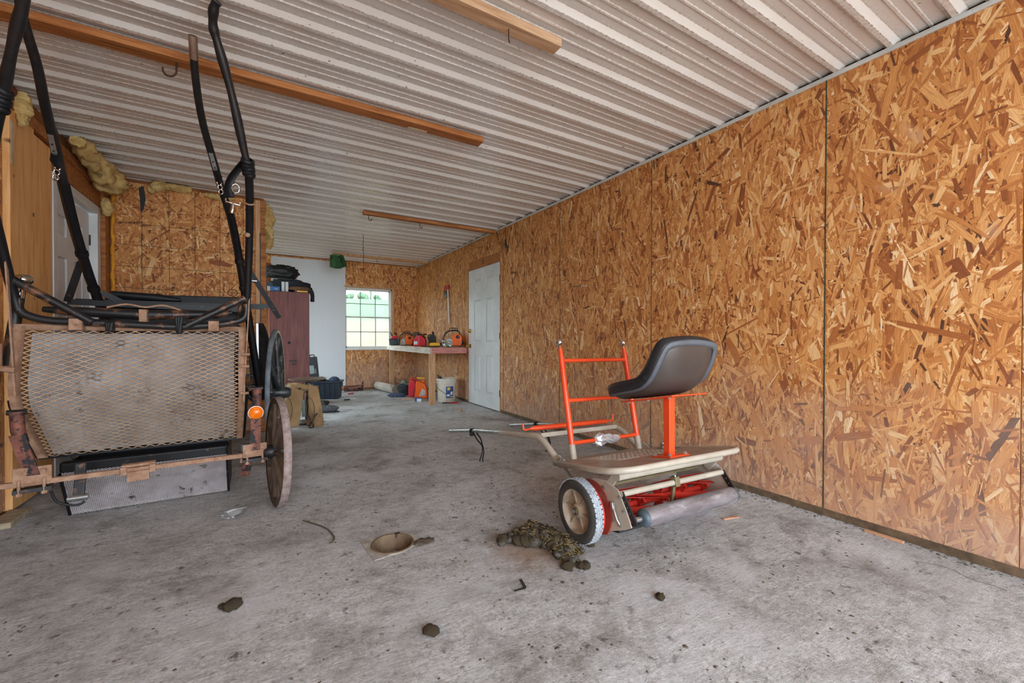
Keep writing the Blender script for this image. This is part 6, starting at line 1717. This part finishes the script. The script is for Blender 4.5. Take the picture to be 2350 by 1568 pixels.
core = [(1.0, 1.755, .03), (1.03, 1.735, .032), (1.055, 1.70, .034), (1.085, 1.675, .036), (1.115, 1.655, .034), (1.14, 1.635, .03), (1.10, 1.72, .038), (1.13, 1.76, .036), (1.16, 1.79, .036), (1.19, 1.80, .034), (1.14, 1.70, .042), (1.17, 1.73, .046), (1.2, 1.75, .04), (1.07, 1.745, .03),
        (1.15, 1.60, .036), (1.17, 1.565, .036), (1.165, 1.53, .034), (1.15, 1.495, .032), (1.165, 1.465, .03), (1.2, 1.50, .036), (1.21, 1.545, .038), (1.2, 1.60, .044), (1.235, 1.53, .032), (1.245, 1.58, .034), (1.225, 1.64, .04), (1.18, 1.66, .046), (1.215, 1.69, .04), (1.26, 1.52, .026), (1.255, 1.485, .022), (1.19, 1.445, .026),
        (1.128, 1.408, .026), (1.12, 1.42, .022), (1.197, 1.372, .024), (1.182, 1.388, .022), (1.21, 1.385, .02), (1.17, 1.44, .022), (.985, 1.74, .02), (1.345, 1.515, .03), (1.05, 1.77, .024), (1.11, 1.80, .026), (1.255, 1.70, .03)]
for (x, y, s) in core: add_lump(mp, (1.17, 1.62, 0), x, y, s * .55, s)
for _ in range(60):
    x, y, s = random.choice(core[3:30]); add_lump(mp, (1.17, 1.62, 0), x + random.uniform(-.025, .025), y + random.uniform(-.025, .025), s * .9, s * random.uniform(.3, .6))
def fibres(parent, pts, n, name, mat, spread, seed, zmax=.07):
    random.seed(seed); mb = MB()
    for _ in range(n):
        x, y, s = random.choice(pts); x += random.gauss(0, spread); y += random.gauss(0, spread)
        a = random.uniform(0, 6.28); l_ = random.uniform(.006, .02); z = random.uniform(.002, min(zmax, s * 1.5)); e = random.uniform(-.4, .6) * l_
        mb.bar((x, y, z), (x + math.cos(a) * l_, y + math.sin(a) * l_, max(.002, z + e)), .0014, .0012)
    return mb.build(name, mat, parent, kind='stuff')
fibres(mp, core[4:30], 900, 'straw_fibres', 'straw_bits', .016, 3)
for (x, y, s, lab, k) in ((1.304, 1.068, .022, 'single manure clod on the bare concrete nearer than the mower roller', 1), (.482, 1.338, .03, 'dark manure clod on the concrete in front of the drain', 2), (-.101, 1.84, .036, 'dark flat manure clod on the floor in front of the cart', 4), (-.135, 1.86, .018, 'little clod next to the flat dark one before the cart', 5)):
    o = bpy.data.objects.new('manure_clod', LM[k]); col.objects.link(o); o.location = (x, y, s * .35); o.scale = (s, s * .8, s * .6); o.rotation_euler = (0, 0, k); tag(o, lab, 'clod', 'stray manure clods')
# crumbs trodden over the whole floor: too many to count
def crumbs():
    random.seed(11); mb = MB()
    tmpl = MB(); tmpl.sphere((0, 0, 0), 1, 6, 4)
    T = tmpl.v; F = tmpl.f
    def one(x, y, s, fl=.35):
        a = random.uniform(0, 6.28); ca, sa = math.cos(a), math.sin(a); ex = random.uniform(.5, 1.0); nz = [random.uniform(.6, 1.25) for _ in T]
        mb.add([(x + (p.x * ca - p.y * ex * sa) * s * k_, y + (p.x * sa + p.y * ex * ca) * s * k_, max(0.0005, (p.z * fl * s * k_))) for p, k_ in zip(T, nz)], F, True)
    def free(x, y): return (x - DR.x) ** 2 + (y - DR.y) ** 2 > .03 and not (x < .3 and 2.5 < y < 5.0) and not (y > 5.0 and x < 1.2) and not (x > 1.7 and y > 5.7) and (x - 1.17) ** 2 + (y - 1.62) ** 2 > .08 and (x - 1.3) ** 2 + (y - 1.5) ** 2 > .05 and (x - 2.15) ** 2 + (y - 1.45) ** 2 > .03
    cl = [(random.gauss(.9, .9), abs(random.gauss(0, 1.9)) + .35) for _ in range(60)]
    for (x, y) in cl:
        for _ in range(random.randint(3, 11)):
            q = (x + random.gauss(0, .05), y + random.gauss(0, .05))
            if q[0] < XR - .05 and q[0] > XL + .1 and q[1] < YB - .1 and free(*q): one(*q, random.choice([.003, .004, .005, .006, .009]))
    for _ in range(1500):
        x = random.uniform(-1.1, 2.65); y = .3 + abs(random.gauss(0, 3.0))
        if y < YB - .1 and free(x, y) and not (y > YJ - .1 and x < .1): one(x, y, random.choice([.0015, .002, .002, .003, .004, .006]), .25)
    for _ in range(500):     # litter gathered along the foot of the right wall
        y = random.uniform(.3, 4.8); one(XR - abs(random.gauss(0, .03)) - .004, y, random.uniform(.003, .009))
    mb.build('dirt_crumbs', 'crumbs', label='dark dirt and manure crumbs trodden over the concrete floor', cat='dirt', kind='stuff')
crumbs()

# litter
P = [[(-.152 + (.055 * u) + .012 * v, 2.81 + .05 * v - .01 * u, .006 + .022 * max(0, u) * (v + 1) / 2 + .008 * math.sin(u * 3 + v * 2)) for u in np.linspace(-1, 1, 7)] for v in np.linspace(-1, 1, 5)]
MB().grid(P, True, .0012).build('plastic_scrap', 'film', label='crumpled scrap of clear plastic on the floor beside the cart wheel', cat='plastic')
MB().tube(smooth_path([(.18, 2.515, .004), (.27, 2.364, .005), (.297, 2.24, .005), (.29, 2.19, .004), (.27, 2.172, .004)], 6), .0035, 6).build('bent_twig', 'twig', label='thin curved twig on the floor between cart wheel and drain', cat='twig')
bk = thing('metal_bracket', .876, 1.394, 0, .3, label='small bent steel bracket lying on the concrete below the manure pile', cat='bracket')
part(MB().bar((-.04, .0, .010), (.01, -.015, .006), .007, .003), 'bracket_arm', 'steel_dark', bk); part(MB().bar((.01, -.015, .006), (.02, .02, .022), .012, .003), 'bracket_tab', 'steel_dark', bk)
MB().bar((2.17, 1.36, .004), (2.27, 1.335, .004), .016, .006).build('wood_sliver', 'sliver_wood', label='thin wood sliver on the floor under the mower roller', cat='sliver')
MB().bar((2.675, .75, .006), (2.675, .90, .006), .022, .01).build('wood_sliver', 'sliver_wood', label='pinkish wood sliver against the foot of the OSB wall', cat='sliver')
MB().hexa([(-1.232, 3.2, 0), (-1.14, 3.2, 0), (-1.14, 3.44, 0), (-1.232, 3.44, 0), (-1.232, 3.2, .03), (-1.14, 3.2, .03), (-1.14, 3.44, .03), (-1.232, 3.44, .03)]).build('floor_plank', 'plank_grey', bevel=.003, label='short grey plank lying on the floor at the foot of the studs', cat='plank')

ck = MB().tube(smooth_path([(2.503, 0.669, 0.0), (2.559, 0.578, 0.0), (2.525, 0.499, 0.0), (2.531, 0.445, 0.0), (2.528, 0.397, 0.0)], 6), .0022, 5, flat=.25)
ck.build('hairline_crack', 'crumbs', floor)
